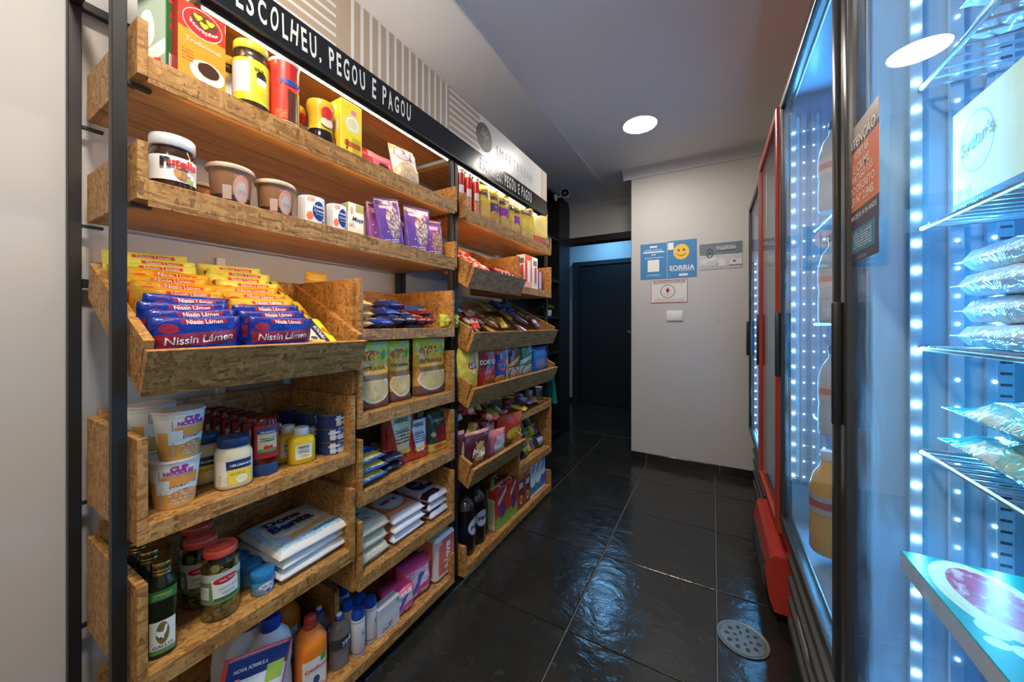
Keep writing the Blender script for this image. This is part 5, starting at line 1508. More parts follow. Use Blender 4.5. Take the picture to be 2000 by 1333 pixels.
for pl, pr, pt, pp, xf, m, lab, hz in ((754, 778, 812, 762, -1.0, 'sauce_red', 'red tomato sauce pouch half hidden behind the cream labelled one', 0), (767, 811, 808, 790, -.975, 'sauce_red', 'red tomato sauce pouch with cream label', 1), (806, 838, 820, 822, -.965, 'sauce_blue', 'red tomato sauce pouch with pale blue label', 1), (844, 878, 803, 862, -.955, 'olive_pouch', 'dark green pouch with red fruit beside the end board', 2)):
    yc, w, hh = BPF(pl, pr, xf, pp, pt, ZR3)
    tx = [('HEINZ', .5, .86, .5, dict(c='dgrey', bold=.03)), ('MOLHO', .5, .66, .42, dict(c='dgrey'))] if hz == 1 else ([('Oderich', .45, .78, .5, dict(c='silver', shear=.2))] if hz == 2 else [])
    pouch('sauce_pouch', lab, 'pouch', xf - .02, yc, ZR3, w * 1.1, hh, .04, m, 'stand', rz=R_(-6), wr=.1, texts=tx)
yy = YX(820, -1.05)
carton('sauce_box', 'small green and white carton behind the sauce pouches', 'box', -1.07, yy, ZR3, .05, .045, ZX(820, 798, -1.05) - ZR3, PR('green_box', (.02, .16, .04), [('rect', .5, .8, .4, .1, (.6, .62, .58), dict(wob=.6, ws=8))], .4), 'green_box')
PR('pasta_blue', (.012, .07, .26), [('rect', .2, .55, .22, .35, (.62, .40, .08), dict(rot=.7, mix=(.03, .06, .2), s=6)), ('rect', .5, .35, .42, .09, (.05, .2, .5), dict(wob=.8, ws=8)), ('ell', .35, .8, .2, .1, (.55, .08, .03)), ('rect', .5, .1, .5, .06, (.45, .35, .1), dict(wob=.5))], .2, bmp=.5)
PR('pasta_navy', (.012, .016, .045), [('food', .66, .5, .3, .3, (.55, .28, .08), dict(mix=(.62, .40, .16), s=9)), ('rect', .5, .88, .4, .06, (.3, .05, .03), dict(wob=.5)), ('lines', .25, .5, .16, .2, (.5, .45, .3), dict(n=1.5, fx=12))], .2, bmp=.5)
for k in range(3):
    pouch('pasta_bag', ('lowest', 'middle', 'topmost')[k] + ' glossy blue pasta bag in the pile', 'bag', -.935 - .003 * k, .770, ZR3 + .018 + .029 * k, .112, .215, .038, 'pasta_blue', rot=lay(R_((3, -2, 5)[k]), R_((0, 2, 4)[k])), wr=.14, texts=[('Adria', .5, .36, .5, dict(c='white', bold=.03, shear=.15))] if k == 2 else ())
for k in range(2):
    pouch('pasta_bag', ('lower', 'upper')[k] + ' dark navy pasta bag with noodle nest picture', 'bag', -.952, .868 - .004 * k, ZR3 + .016 + .027 * k, .098, .20, .035, 'pasta_navy', rot=lay(R_((0, -8)[k]), R_(3)), wr=.16)
# rice and sugar stacks
PR('rice_bag', (.52, .48, .38), [('rect', .5, .86, .5, .16, (.05, .07, .16)), ('rect', .5, .62, .5, .10, (.60, .42, .24)), ('rect', .36, .50, .36, .07, (.03, .055, .16)), ('ell', .66, .56, .20, .12, (.55, .55, .36)), ('ring', .35, .20, .22, .08, (.06, .08, .16), dict([('in', .8)])), ('rect', .5, .05, .5, .14, (.52, .48, .38), dict(mix=(.42, .38, .28), s=40))], .35, bmp=.5, bs_=90)
PR('sugar_orange', (.66, .19, .07), [('ell', .5, .58, .36, .28, (.68, .62, .54)), ('ell', .5, .58, .32, .24, (.64, .5, .4)), ('ell', .5, .58, .30, .22, (.68, .63, .56)), ('rect', .5, .05, .5, .07, (.60, .60, .62)), ('lines', .5, .2, .4, .05, (.6, .5, .4), dict(n=2, fx=16))], .35, bmp=.35)
PR('sugar_purple', (.58, .53, .52), [('ell', .36, .62, .24, .26, (.035, .018, .05)), ('rect', .72, .45, .22, .07, (.06, .03, .09)), ('rect', .3, .16, .3, .1, (.03, .015, .045)), ('ring', .75, .75, .14, .1, (.05, .03, .06), dict([('in', .85)])), ('rect', .5, .02, .5, .05, (.5, .5, .54))], .35, bmp=.35)
def stack(name, cat, m, y, w, h, d, n, label, texts, xf=-.945):
    p = None
    for k in range(n):
        lab = label % (('lowest', 'second', 'third', 'topmost') if n == 4 else ('lowest', 'middle', 'topmost'))[k]
        loc = (xf + random.uniform(-.004, .004), y + random.uniform(-.003, .003), ZR4 + d * .46 + d * .93 * k)
        if p is None:
            p = pouch(name, lab, cat, *loc, w, h, d, m, 'brick', rot=lay(R_(1)), wr=.10, texts=texts)
        else:
            dup(p, loc, 0, lab, rot=lay(R_(random.uniform(-2, 2))))
stack('rice_bag', 'bag', 'rice_bag', YX(735, -.93) + .008, .118, .205, .044, 3, '%s rice bag of the stack beside the tall centre panel', [('Prato Fino', .36, .50, .5, dict(c='white', bold=.02, shear=.2)), ('Tipo 1', .35, .20, .26, dict(c='navy'))])
stack('sugar_bag', 'bag', 'sugar_orange', YX(800, -.93) + .022, .15, .205, .0335, 3, '%s orange and white sugar bag of the middle stack', [('união', .5, .58, .46, dict(c='red', bold=.05))])
stack('sugar_bag', 'bag', 'sugar_purple', YX(866, -.93) + .002, .125, .20, .0335, 3, '%s white and purple sugar bag of the stack at the end board', [('União', .36, .62, .32, dict(c='white', bold=.03))])

# ================================================================ GOODS ON THE SECOND RACK
ZT1 = 1.598
PR('crisp_red', (.50, .025, .025), [('rect', .5, .3, .14, .2, (.55, .42, .28), dict(mix=(.5, .1, .04), s=10)), ('rect', .5, .55, .12, .10, (.66, .62, .58), dict(wob=.5, ws=12)), ('rect', .5, .97, .5, .025, (.55, .5, .48))], .25)
cr = None
for px, lab in ((899, 'slim red crisp tube closest to the first rack'), (914, 'slim red crisp tube between two others'), (929, 'slim red crisp tube beside the yellow snack bags')):
    yy = YX(px, -.972)
    if cr is None:
        cr = lathe('crisp_tube', lab, 'can', -.972, yy, ZT1, .0172, ZX(899, 330, -.965) - ZT1, [('tube_body', [(0, 0), (.98, 0), (1, .008), (1, .955)], 'crisp_red'), ('lid', [(1, .95), (1.03, .955), (1.03, .985), (.99, 1), (0, .995)], 'clear_lid')], rz=R_(-28))
    else:
        dup(cr, (-.972, yy, ZT1), R_(-28), lab)
def snack(key, base, panel, food, rough=.22):
    PR(key, base, [('rect', .5, .40, .34, .17, panel), ('food', .5, .22, .36, .14, food, dict(mix=tuple(min(1, c * 1.5) for c in food), s=9)), ('rect', .5, .70, .30, .05, (.10, .06, .03), dict(wob=.6, ws=9)), ('rect', .5, .97, .5, .04, tuple(c * .7 for c in base))], rough, bmp=.5)
snack('toast_yellow', (.60, .42, .06), (.13, .06, .20), (.45, .25, .06))
snack('toast_violet', (.55, .38, .06), (.28, .06, .34), (.5, .32, .1))
snack('toast_plain', (.55, .36, .04), (.62, .45, .08), (.5, .34, .1))
PR('pasta_clear', (.68, .48, .10), [('food', .5, .5, .5, .5, (.70, .48, .06), dict(mix=(.62, .52, .25), s=8)), ('rect', .5, .14, .4, .12, (.5, .12, .06), dict(wob=.5))], .2, bmp=.6)
for pl, pr, pt, xf, m, lab in ((936, 960, 356, -.965, 'toast_plain', 'plain yellow snack bag next to the red crisp tubes'), (959, 977, 366, -.95, 'toast_yellow', 'yellow toast bag with dark purple panel'), (977, 996, 376, -.95, 'toast_violet', 'yellow toast bag with bright violet panel'), (994, 1007, 388, -.955, 'toast_plain', 'narrow plain yellow snack bag between violet ones'),
        (1005, 1018, 395, -.95, 'toast_violet', 'narrow yellow bag with violet panel'), (1016, 1041, 395, -.955, 'toast_plain', 'rumpled yellow and olive snack bag next to the pasta bag'), (1041, 1067, 412, -.95, 'pasta_clear', 'clear bag of yellow pasta at the far end board')):
    yc, w, h = BPF(pl, pr, xf, (pl + pr) / 2, pt, ZT1)
    pouch('snack_bag', lab, 'bag', xf - .025, yc, ZT1, w * 1.06, h, .05, m, rz=R_(-18), wr=.14, nu=10, nv=12, texts=[('Pullman', .5, .80, .6, dict(c='brown', bold=.02))] if m != 'pasta_clear' and w > .05 else ())
pouch('snack_bag', 'small blue snack bag wedged at the far end board', 'bag', -.945, YX(1068, -.945), ZT1, .03, .085, .025, PR('teal_bag', (.03, .16, .28), [('ell', .5, .4, .3, .2, (.5, .5, .45))], .25, bmp=.4), wr=.15, nu=8, nv=10)
# candy wraps in the small upper bin
PR('candy_redwhite', (.60, .05, .04), [('rect', .5, .5, .5, .18, (.66, .60, .56), dict(wob=.4, ws=8)), ('ell', .5, .5, .22, .14, (.62, .04, .03))], .22, bmp=.5)
PR('candy_maroon', (.12, .01, .018), [('rect', .5, .5, .4, .16, (.35, .12, .08), dict(wob=.5, ws=8))], .22, bmp=.5)
PR('candy_gold', (.50, .34, .06), [('food', .5, .5, .4, .35, (.55, .42, .10), dict(mix=(.25, .12, .03), s=9))], .22, bmp=.5)
PR('candy_brown', (.20, .09, .03), [('rect', .5, .5, .4, .2, (.55, .45, .3), dict(wob=.6, ws=8))], .22, bmp=.5)
PR('candy_violet', (.14, .10, .24), [('rect', .5, .5, .42, .2, (.55, .53, .58), dict(wob=.8, ws=9))], .22, bmp=.5)
PR('candy_blue', (.03, .06, .24), [('rect', .5, .5, .4, .2, (.15, .22, .45), dict(wob=.6, ws=9))], .25, bmp=.5)
PR('candy_white', (.60, .57, .54), [('rect', .5, .5, .4, .2, (.5, .06, .05), dict(wob=.6, ws=9))], .25, bmp=.5)
CP = {}
def candy(m, dz, s, y, n, w, h, d, label, group, yaw=None, tilt=0, name='candy_bar', cat='sweet'):
    x, z = binp(dz, s, n)
    yaw = random.uniform(-25, 25) if yaw is None else yaw
    rot = (0, -PI / 2 + R_(30 + tilt), R_(yaw))
    k = (m, w, h, d)
    if k not in CP:
        CP[k] = pouch(name, label, cat, x, y, z, w, h, d, m, rot=rot, group=group, wr=.15, nu=8, nv=10)
        return CP[k]
    return dup(CP[k], (x, y, z), 0, label, group, rot)
for i in range(3):
    for j in range(4):
        candy('candy_redwhite', .287, .30 - .07 * i, 1.265 + .062 * j + random.uniform(-.008, .008), .05 + .004 * i, .036, .11, .026, 'red and white wrapped sweet in the small upper bin', 'red and white sweets in the small upper bin')
for j in range(4):
    candy('candy_maroon', .287, .335, 1.535 + .036 * j, .056, .034, .10, .034, 'dark maroon wrapped sweet in the small upper bin', 'maroon sweets in the small upper bin', yaw=random.uniform(-8, 8))
# cartons on the upper right tray
ZT2 = 1.312
PR('med_grey', (.36, .40, .36), [('rect', .5, .75, .4, .12, (.10, .13, .12)), ('food', .5, .3, .35, .2, (.5, .48, .4), dict(mix=(.3, .36, .3), s=6))], .4)
PR('med_red', (.46, .03, .04), [('rect', .5, .5, .22, .34, (.66, .60, .58), dict(wob=.4, ws=6)), ('rect', .5, .1, .5, .1, (.6, .3, .25))], .4)
PR('med_white', (.62, .62, .61), [('rect', .5, .82, .35, .08, (.12, .12, .15)), ('rect', .6, .45, .2, .25, (.42, .06, .08), dict(wob=.7, ws=7)), ('lines', .5, .2, .35, .1, (.3, .3, .3), dict(n=3, fx=16))], .4)
PR('med_violet', (.12, .06, .16), [('rect', .5, .5, .22, .4, (.55, .45, .5), dict(wob=.7, ws=7))], .4)
for pl, pr, pt, xf, m, lab in ((1010, 1026, 503, -1.0, 'med_grey', 'grey green carton on the small upper tray'), (1026, 1040, 499, -.955, 'med_red', 'tall red and white carton on the small upper tray'), (1040, 1050, 504, -.95, 'med_white', 'tall white carton on the small upper tray'), (1051, 1059, 528, -.95, 'med_violet', 'short purple carton on the small upper tray')):
    yc, w, h = BPF(pl, pr, xf, (pl + pr) / 2, pt, ZT2)
    carton('small_carton', lab, 'box', xf - .03, yc, ZT2, .06, w, h, m, 'med_white' if m != 'med_grey' else m, rz=0)
# the wide candy bin
for m, ys, cnt, lab, grp in (('candy_redwhite', (1.27, 1.50), 9, 'red and white chocolate bar in the wide tilted bin', 'red chocolate bars in the wide bin'), ('candy_white', (1.28, 1.55), 6, 'pale wrapped chocolate bar in the wide tilted bin', 'pale chocolate bars in the wide bin'), ('candy_gold', (1.50, 1.80), 9, 'gold wrapped chocolate bar in the wide tilted bin', 'gold chocolate bars in the wide bin'),
        ('candy_brown', (1.32, 2.05), 9, 'brown wrapped chocolate bar in the wide tilted bin', 'brown chocolate bars in the wide bin'), ('candy_violet', (1.84, 2.08), 8, 'violet and silver chocolate bar in the wide tilted bin', 'violet chocolate bars in the wide bin')):
    for i in range(cnt):
        candy(m, .012, .335 - .28 * ((i * 5) % cnt) / cnt, ys[0] + (ys[1] - ys[0]) * (i + .5) / cnt, .030 + .014 * (i % 3), .036, .115, .020, lab, grp, yaw=random.uniform(-40, 40))
for j in range(2):
    candy('candy_blue', .012, .09, 1.90 + .09 * j, .05, .085, .11, .04, 'dark blue sweet bag lying at the back of the wide bin', 'blue sweet bags in the wide bin', yaw=(10, -12)[j], name='sweet_bag')
# crisp bags
PR('lays', (.70, .52, .05), [('food', .5, .25, .4, .2, (.72, .52, .06), dict(mix=(.62, .40, .05), s=5)), ('ell', .62, .60, .24, .10, (.5, .05, .04)), ('rect', .62, .75, .15, .12, (.55, .28, .12), dict(wob=.8, ws=9))], .18, bmp=.5)
PR('doritos', (.36, .02, .02), [('rect', .5, .93, .5, .1, (.5, .07, .02)), ('dia', .5, .52, .25, .08, (.06, .02, .02)), ('food', .6, .18, .35, .14, (.5, .2, .05), dict(mix=(.3, .05, .02), s=6)), ('rect', .5, .38, .2, .03, (.45, .12, .3))], .18, bmp=.5)
PR('ruffles', (.02, .07, .34), [('ell', .45, .52, .26, .16, (.58, .06, .03)), ('rect', .8, .5, .08, .55, (.68, .50, .25), dict(rot=.1)), ('ell', .45, .52, .15, .10, (.02, .06, .3)), ('food', .4, .16, .3, .1, (.65, .45, .1), dict(mix=(.6, .3, .05), s=6)), ('ell', .25, .85, .3, .1, (.6, .12, .03))], .18, bmp=.5)
PR('cheese', (.15, .012, .02), [('rect', .5, .53, .42, .05, (.62, .40, .04), dict(rot=.25, wob=.4)), ('rect', .5, .16, .5, .22, (.52, .42, .26)), ('ring', .48, .22, .30, .16, (.05, .06, .10), dict([('in', .8)])), ('ell', .6, .92, .3, .06, (.5, .2, .15))], .18, bmp=.5)
PR('green_crisp', (.02, .16, .05), [('rect', .5, .55, .4, .06, (.55, .62, .55), dict(rot=.2, wob=.5)), ('rect', .5, .16, .5, .22, (.42, .44, .40)), ('ring', .48, .22, .30, .16, (.05, .08, .07), dict([('in', .8)])), ('rect', .8, .85, .2, .12, (.05, .35, .45))], .18, bmp=.5)
PR('blue_crisp', (.015, .15, .46), [('food', .5, .35, .3, .22, (.3, .14, .05), dict(mix=(.03, .2, .5), s=6)), ('ell', .5, .78, .3, .1, (.02, .3, .6))], .18, bmp=.5)
for pl, pr, pt, xo, m, lab, tx in ((889, 914, 668, -1.02, 'lays', 'yellow crisp bag tucked behind the labelled yellow one', ()), (908, 950, 676, -.905, 'lays', 'yellow crisp bag with red badge closest to the first rack', (("Lay's", .62, .60, .36, dict(c='white', bold=.04)),)), (946, 980, 674, -.91, 'doritos', 'red crisp bag beside the yellow ones', (('DORITOS', .5, .62, .86, dict(c='white', bold=.05)),)),
        (973, 1002, 672, -.92, 'ruffles', 'blue crisp bag with orange swirl', ()), (998, 1024, 672, -.915, 'cheese', 'dark red crisp bag with a grey ring', ()), (1021, 1047, 671, -.92, 'green_crisp', 'green crisp bag with a grey ring', ()), (1046, 1073, 678, -.925, 'blue_crisp', 'bright blue crisp bag at the far end board', ())):
    xf = xo
    yc, w, h = BPF(pl, pr, xf, (pl + pr) / 2, pt, 0)
    ztop = h
    xb, zb = binp(-.225, .318 if xo > -1 else .2)
    pouch('crisp_bag', lab, 'bag', xb - .012, yc, zb + .004, w * .98, ztop - zb - .004, .055, m, rot=(0, R_(3), R_(-5)), wr=.13, texts=tx)
# lower left bin: nut bags and a heap of sweets
PR('nut_bag', (.085, .018, .03), [('rect', .62, .42, .14, .30, (.50, .36, .12), dict(wob=.9, ws=14)), ('food', .6, .12, .35, .12, (.4, .2, .06), dict(mix=(.2, .05, .03), s=9)), ('rect', .5, .97, .5, .04, (.45, .22, .2))], .2, bmp=.4)
PR('pink_bag', (.50, .36, .38), [('rect', .3, .4, .18, .4, (.40, .12, .2)), ('food', .65, .4, .25, .3, (.5, .5, .52), dict(mix=(.35, .38, .45), s=6)), ('rect', .5, .9, .5, .1, (.5, .15, .16))], .2, bmp=.5)
PR('red_bag', (.42, .05, .03), [('ell', .62, .36, .32, .2, (.52, .42, .06)), ('food', .62, .36, .2, .12, (.3, .3, .03), dict(mix=(.5, .4, .05), s=8)), ('rect', .5, .12, .4, .08, (.15, .25, .03))], .2, bmp=.5)
for pl, pr, pt, m, s, lab, tx in ((888, 901, 842, 'nut_bag', .30, 'maroon nut bag half hidden beside the larger one', ()), (901, 943, 843, 'nut_bag', .325, 'large maroon nut bag with gold lettering at the bin front', (('AMEN', .58, .52, .42, dict(c='cream', bold=.05)), ('DOIM', .58, .40, .42, dict(c='cream', bold=.05)))), (936, 958, 828, 'pink_bag', .27, 'pink and silver sweet bag set back in the lower bin', ()), (947, 977, 840, 'pink_bag', .325, 'pink and silver sweet bag at the bin front', ()), (976, 1009, 808, 'red_bag', .31, 'red nut bag with yellow oval at the bin front', ()), (958, 985, 800, 'red_bag', .24, 'red nut bag set back in the lower bin', ())):
    xb, zb = binp(-.563, s)
    yc, w, h = BPF(pl, pr, xb, (pl + pr) / 2, pt, zb)
    pouch('nut_bag', lab, 'bag', xb, yc, zb + .003, w * 1.06, h, .045, m, rot=(0, R_(4), R_(-16)), wr=.14, texts=tx, nu=10, nv=12)
for i in range(44):
    m = ('candy_redwhite', 'candy_gold', 'candy_brown', 'candy_maroon', 'candy_white')[i % 5]
    nm = ('red', 'gold', 'brown', 'maroon', 'pale')[i % 5]
    candy(m, -.563, .03 + .22 * ((i * 7) % 44) / 44, 1.255 + .40 * i / 44, .10 + .055 * (i % 3) + .03 * random.random(), .045, .08, .03, '%s wrapped sweet heaped in the lower tilted bin' % nm, '%s sweets heaped in the lower bin' % nm, yaw=random.uniform(-90, 90), tilt=random.uniform(-20, 20), name='wrapped_sweet')
# row of red packets along the back of the lower bin
for i in range(5):
    pouch('snack_packet', 'red black and white snack packet in the back line of the lower bin', 'packet', -1.165 + .01 * (i % 2), 1.36 + .072 * i, .63, .075, .13, .04, PR('redblack', (.34, .02, .025), [('rect', .5, .42, .3, .18, (.03, .015, .02), dict(wob=.8, ws=8)), ('rect', .5, .18, .45, .16, (.62, .55, .45), dict(wob=.5)), ('rect', .7, .85, .25, .1, (.6, .5, .45))], .2, bmp=.4), rz=R_(-15 + 8 * (i % 3)), wr=.15, group='red packets in the back line of the lower bin', nu=8, nv=10)
# lower right tray, upper level
PR('cup_small', (.60, .54, .54), [('rect', .5, .55, .12, .25, (.45, .2, .35), dict(wob=.5)), ('rect', .5, .1, .5, .1, (.5, .2, .12))], .35)
ZU = .602
xx = -1.03
for i, px in enumerate((1013, 1033, 1052)):
    yy = YX(px, xx)
    cupz = ZX(px, 787, xx)
    lathe('yogurt_cup', ('small pink and white cup closest to the sweet heap', 'small pink and white cup between two others', 'small pink and white cup at the far end board')[i], 'cup', xx, yy, ZU, .024, .075, [('cup_body', [(0, 0), (.72, 0), (.98, .92), (1, .95)], 'cup_small'), ('lid', [(1, .94), (1.06, .95), (1.06, .985), (1, 1), (0, .995)], 'cup_lid')], rz=R_(-20))
PR('yellow_pk', (.66, .48, .03), [('rect', .5, .5, .3, .3, (.12, .06, .12), dict(wob=.8))], .22, bmp=.4)
PR('orange_pk', (.60, .22, .03), [('rect', .5, .5, .34, .2, (.2, .08, .16), dict(wob=.8))], .22, bmp=.4)
for i, (px, xx, m, lab, zz) in enumerate(((1020, -.95, 'yellow_pk', 'yellow snack packet at the upper lip beside the sweet heap', .016), (1036, -.965, 'orange_pk', 'orange snack packet lying between the cups and the upper lip', .03), (1048, -.955, 'candy_brown', 'brown snack packet lying at the upper lip near the end', .016), (1030, -.945, 'candy_violet', 'violet snack packet lying on the upper board', .042))):
    pouch('snack_packet', lab, 'packet', xx + .03, YX(px, xx), ZU + zz, .075, .11, .03, m, rot=lay(R_(random.uniform(-30, 30)), .2), wr=.16, nu=8, nv=10)
# lower level
PR('black_green', (.014, .016, .016), [('rect', .5, .55, .36, .14, (.16, .28, .06), dict(wob=.6)), ('food', .5, .25, .3, .14, (.10, .14, .05), dict(mix=(.3, .2, .05), s=8)), ('rect', .5, .85, .3, .06, (.3, .3, .3), dict(wob=.5))], .2, bmp=.4)
PR('black_lilac', (.02, .03, .035), [('rect', .5, .55, .36, .16, (.40, .34, .55), dict(wob=.6)), ('food', .5, .25, .3, .14, (.05, .12, .1), dict(mix=(.3, .25, .2), s=8))], .2, bmp=.4)
ZV = .312
for i in range(12):
    c_, r_i = i % 4, i // 4
    m = ('black_green', 'black_lilac', 'yellow_pk', 'black_green')[(i * 3 + r_i) % 4]
    nm = {'black_green': 'black and green', 'black_lilac': 'black and lilac', 'yellow_pk': 'yellow'}[m]
    pouch('snack_packet', '%s snack packet heaped in the lower right tray' % nm, 'packet', -.985 - .035 * r_i + .01 * (c_ % 2), 1.768 + .105 * c_ + random.uniform(-.01, .01), ZV + .003 + .058 * r_i, .10, .082, .05, m, rot=(0, R_(-16 - 8 * r_i), R_(random.uniform(-20, 6))), group='%s packets heaped in the lower right tray' % nm, wr=.15, nu=8, nv=10)
# --- floor tray: drinks
ZT6 = .060
mat('cola', (.010, .007, .006), .07)
mat('pet_clear', (.05, .035, .03), .06, spec=.8)
mat('cola_label', (.004, .008, .035), .25)
x, y, r, h = LPF(890, 928, -.945, 955, ZT6)
pep = lathe('cola_bottle', 'large dark cola bottle with navy label closest to the first rack', 'bottle', x, y, ZT6, r, h, [
    ('bottle_body', [(0, 0), (.7, 0), (.95, .03), (1, .07), (1, .72), (.96, .78)], 'cola'), ('shoulder', [(.96, .78), (.86, .85), (.6, .905), (.32, .94), (.28, .96)], 'pet_clear'),
    ('cap', [(.31, .955), (.32, .96), (.32, .995), (.29, 1), (0, 1)], 'cola_label')], rz=R_(-72), labels=[(.34, .62, -179, 179, (1.0,), 'cola_label')], seg=28)
def pepsf(a, b, e):
    return ((r + .0012 + e) * math.cos(a / r), (r + .0012 + e) * math.sin(a / r), b)
cc_ = h * .48
for yo in (r * 1.45,):
    rr_ = .036
    shape(pep, pepsf, oval(yo, cc_, rr_ * 1.06, rr_ * 1.06, 30), 'silver', e=.0006, name='round_badge')
    top_ = [(yo + rr_ * math.cos(a), cc_ + rr_ * math.sin(a)) for a in [R_(12 + 156 * i / 16) for i in range(17)]]
    bot_ = [(yo + rr_ * math.cos(a), cc_ + rr_ * math.sin(a)) for a in [R_(192 + 156 * i / 16) for i in range(17)]]
    shape(pep, pepsf, top_, 'red', e=.0012, name='round_badge')
    shape(pep, pepsf, bot_, 'blue', e=.0012, name='round_badge')
    text(pep, pepsf, 'pepsi', yo, cc_ + .001, .05, c='navy', bold=.03, e=.0018)
x2, y2, r2_, h2 = LPF(929, 954, -.95, 938, ZT6)
dup(pep, (x - .004, y + .092, ZT6), R_(-95), 'large dark cola bottle with navy label beside the juice bottle')
dup(pep, (x - .098, y + .002, ZT6), R_(-30), 'large dark cola bottle standing behind the front pair')
mat('juice_clear', (.42, .32, .10), .08)
PR('juice_label', (.50, .36, .12), [('food', .5, .5, .3, .3, (.62, .32, .03), dict(mix=(.5, .4, .2), s=5)), ('rect', .5, .85, .4, .1, (.3, .4, .5), dict(wob=.4))], .3)
x, y, r, h = LPF(954, 968, -.955, 955, ZT6)
lathe('juice_bottle', 'yellow juice bottle with green cap squeezed beside the cola bottles', 'bottle', -.985, YX(961, -.985), ZT6, .024, .25, [('bottle_body', [(0, 0), (.9, 0), (1, .03), (1, .66), (.8, .78), (.45, .86), (.42, .9)], 'juice_clear'), ('cap', [(.46, .89), (.48, .9), (.48, .985), (.44, 1), (0, 1)], mat('green_cap', (.1, .3, .04), .35))], rz=R_(-25), labels=[(.12, .5, -178, 178, (1.0,), 'juice_label')])
PR('juice_carton', (.42, .025, .02), [('rect', .5, .12, .5, .2, (.14, .30, .04), dict(wob=.3, ws=5)), ('food', .5, .42, .28, .2, (.05, .02, .08), dict(mix=(.12, .04, .16), s=5)), ('rect', .5, .78, .34, .06, (.60, .5, .48), dict(rot=.4, wob=.3))], .35)
PR('juice_carton_side', (.42, .025, .02), [('rect', .5, .4, .4, .38, (.45, .48, .32)), ('rect', .12, .5, .14, .55, (.12, .30, .05)), ('lines', .5, .45, .3, .28, (.2, .2, .12), dict(n=6, fx=12))], .35)
PR('soy_carton', (.10, .02, .025), [('rect', .5, .88, .5, .14, (.58, .16, .03)), ('ell', .55, .22, .24, .12, (.62, .42, .06)), ('ell', .55, .22, .14, .07, (.15, .05, .02)), ('rect', .5, .6, .3, .08, (.5, .5, .5), dict(wob=.6)), ('rect', .08, .5, .06, .5, (.5, .04, .06))], .35)
PR('soy_side', (.55, .15, .03), [('rect', .5, .4, .35, .3, (.6, .4, .2))], .35)
PR('milk_carton', (.56, .60, .62), [('rect', .5, .22, .5, .14, (.02, .16, .24), dict(wob=1.0, ws=4)), ('rect', .5, .72, .34, .06, (.10, .22, .38), dict(rot=.3, wob=.4)), ('ell', .5, .36, .4, .10, (.60, .63, .64), dict(wob=.8))], .35)
PR('milk_carton_blue', (.56, .60, .62), [('rect', .5, .24, .5, .16, (.02, .10, .36), dict(wob=1.0, ws=4)), ('rect', .5, .9, .5, .12, (.03, .2, .5), dict(wob=.6)), ('rect', .5, .68, .34, .05, (.10, .2, .4), dict(rot=.3, wob=.4))], .35)
mat('carton_red_top', (.48, .04, .03), .4)
mat('milk_top', (.60, .62, .60), .4, var=.2)
mat('blue_top', (.06, .22, .5), .4, var=.4)
def tetra(name, label, px0, px1, xf, m, ms, mt, hh, cap=None, dp=.062):
    y0, y1 = YX(px0, xf), YX(px1, xf)
    t = carton(name, label, 'carton', xf - dp / 2, (y0 + y1) / 2, ZT6, dp, (y1 - y0) * .96, hh, m, ms, top=mt, bev=.002)
    w = (y1 - y0)
    box('top_seam', -.003, .003, -w * .48, w * .48, hh, hh + .009, ms, t)
    if cap:
        mk('screw_cap', lathe_me([(.014, 0), (.014, .018), (.012, .02), (0, .02)], 16, name='screw_cap'), cap, t, (.016, 0, hh))
    else:
        mk('straw_tab', cube_me(.008, .022, -.006, .006, hh, hh + .0018, 0, 'straw_tab'), 'white_lid', t)
    return t
mat('dark_cap', (.02, .015, .02), .35)
for i, (a, b, xf, lab) in enumerate(((968, 994, -.945, 'red grape juice carton at the lip beside the yellow juice bottle'), (994, 1011, -.945, 'red grape juice carton at the lip beside the soy cartons'))):
    tetra('juice_carton', lab, a, b, xf, 'juice_carton', 'juice_carton_side', 'carton_red_top', .20)
for i, (a, b, xf, lab) in enumerate(((962, 985, -1.02, 'red juice carton in the second line beside the yellow bottle'), (985, 1004, -1.02, 'red juice carton in the second line beside the soy cartons'), (958, 978, -1.09, 'red juice carton in the third line'))):
    tetra('juice_carton', lab, a, b, xf, 'juice_carton', 'juice_carton_side', 'carton_red_top', .20)
for a, b, xf, lab in ((1011, 1024, -.945, 'orange topped soy drink carton at the lip beside the grape juice'), (1024, 1036, -.945, 'orange topped soy drink carton at the lip beside the milk'), (1003, 1018, -1.03, 'orange topped soy drink carton in the second line'), (996, 1012, -1.11, 'orange topped soy drink carton in the third line')):
    tetra('soy_carton', lab, a, b, xf, 'soy_carton', 'soy_side', 'soy_side', .212, 'dark_cap')
for a, b, m, mt, lab in ((1036, 1046.5, 'milk_carton', 'milk_top', 'white and teal milk carton beside the soy cartons'), (1046.5, 1056, 'milk_carton', 'milk_top', 'white and teal milk carton between two others'), (1056, 1065, 'milk_carton_blue', 'blue_top', 'white and blue milk carton at the end board')):
    tetra('milk_carton', lab, a, b, -.945, m, 'milk_top', mt, .225)

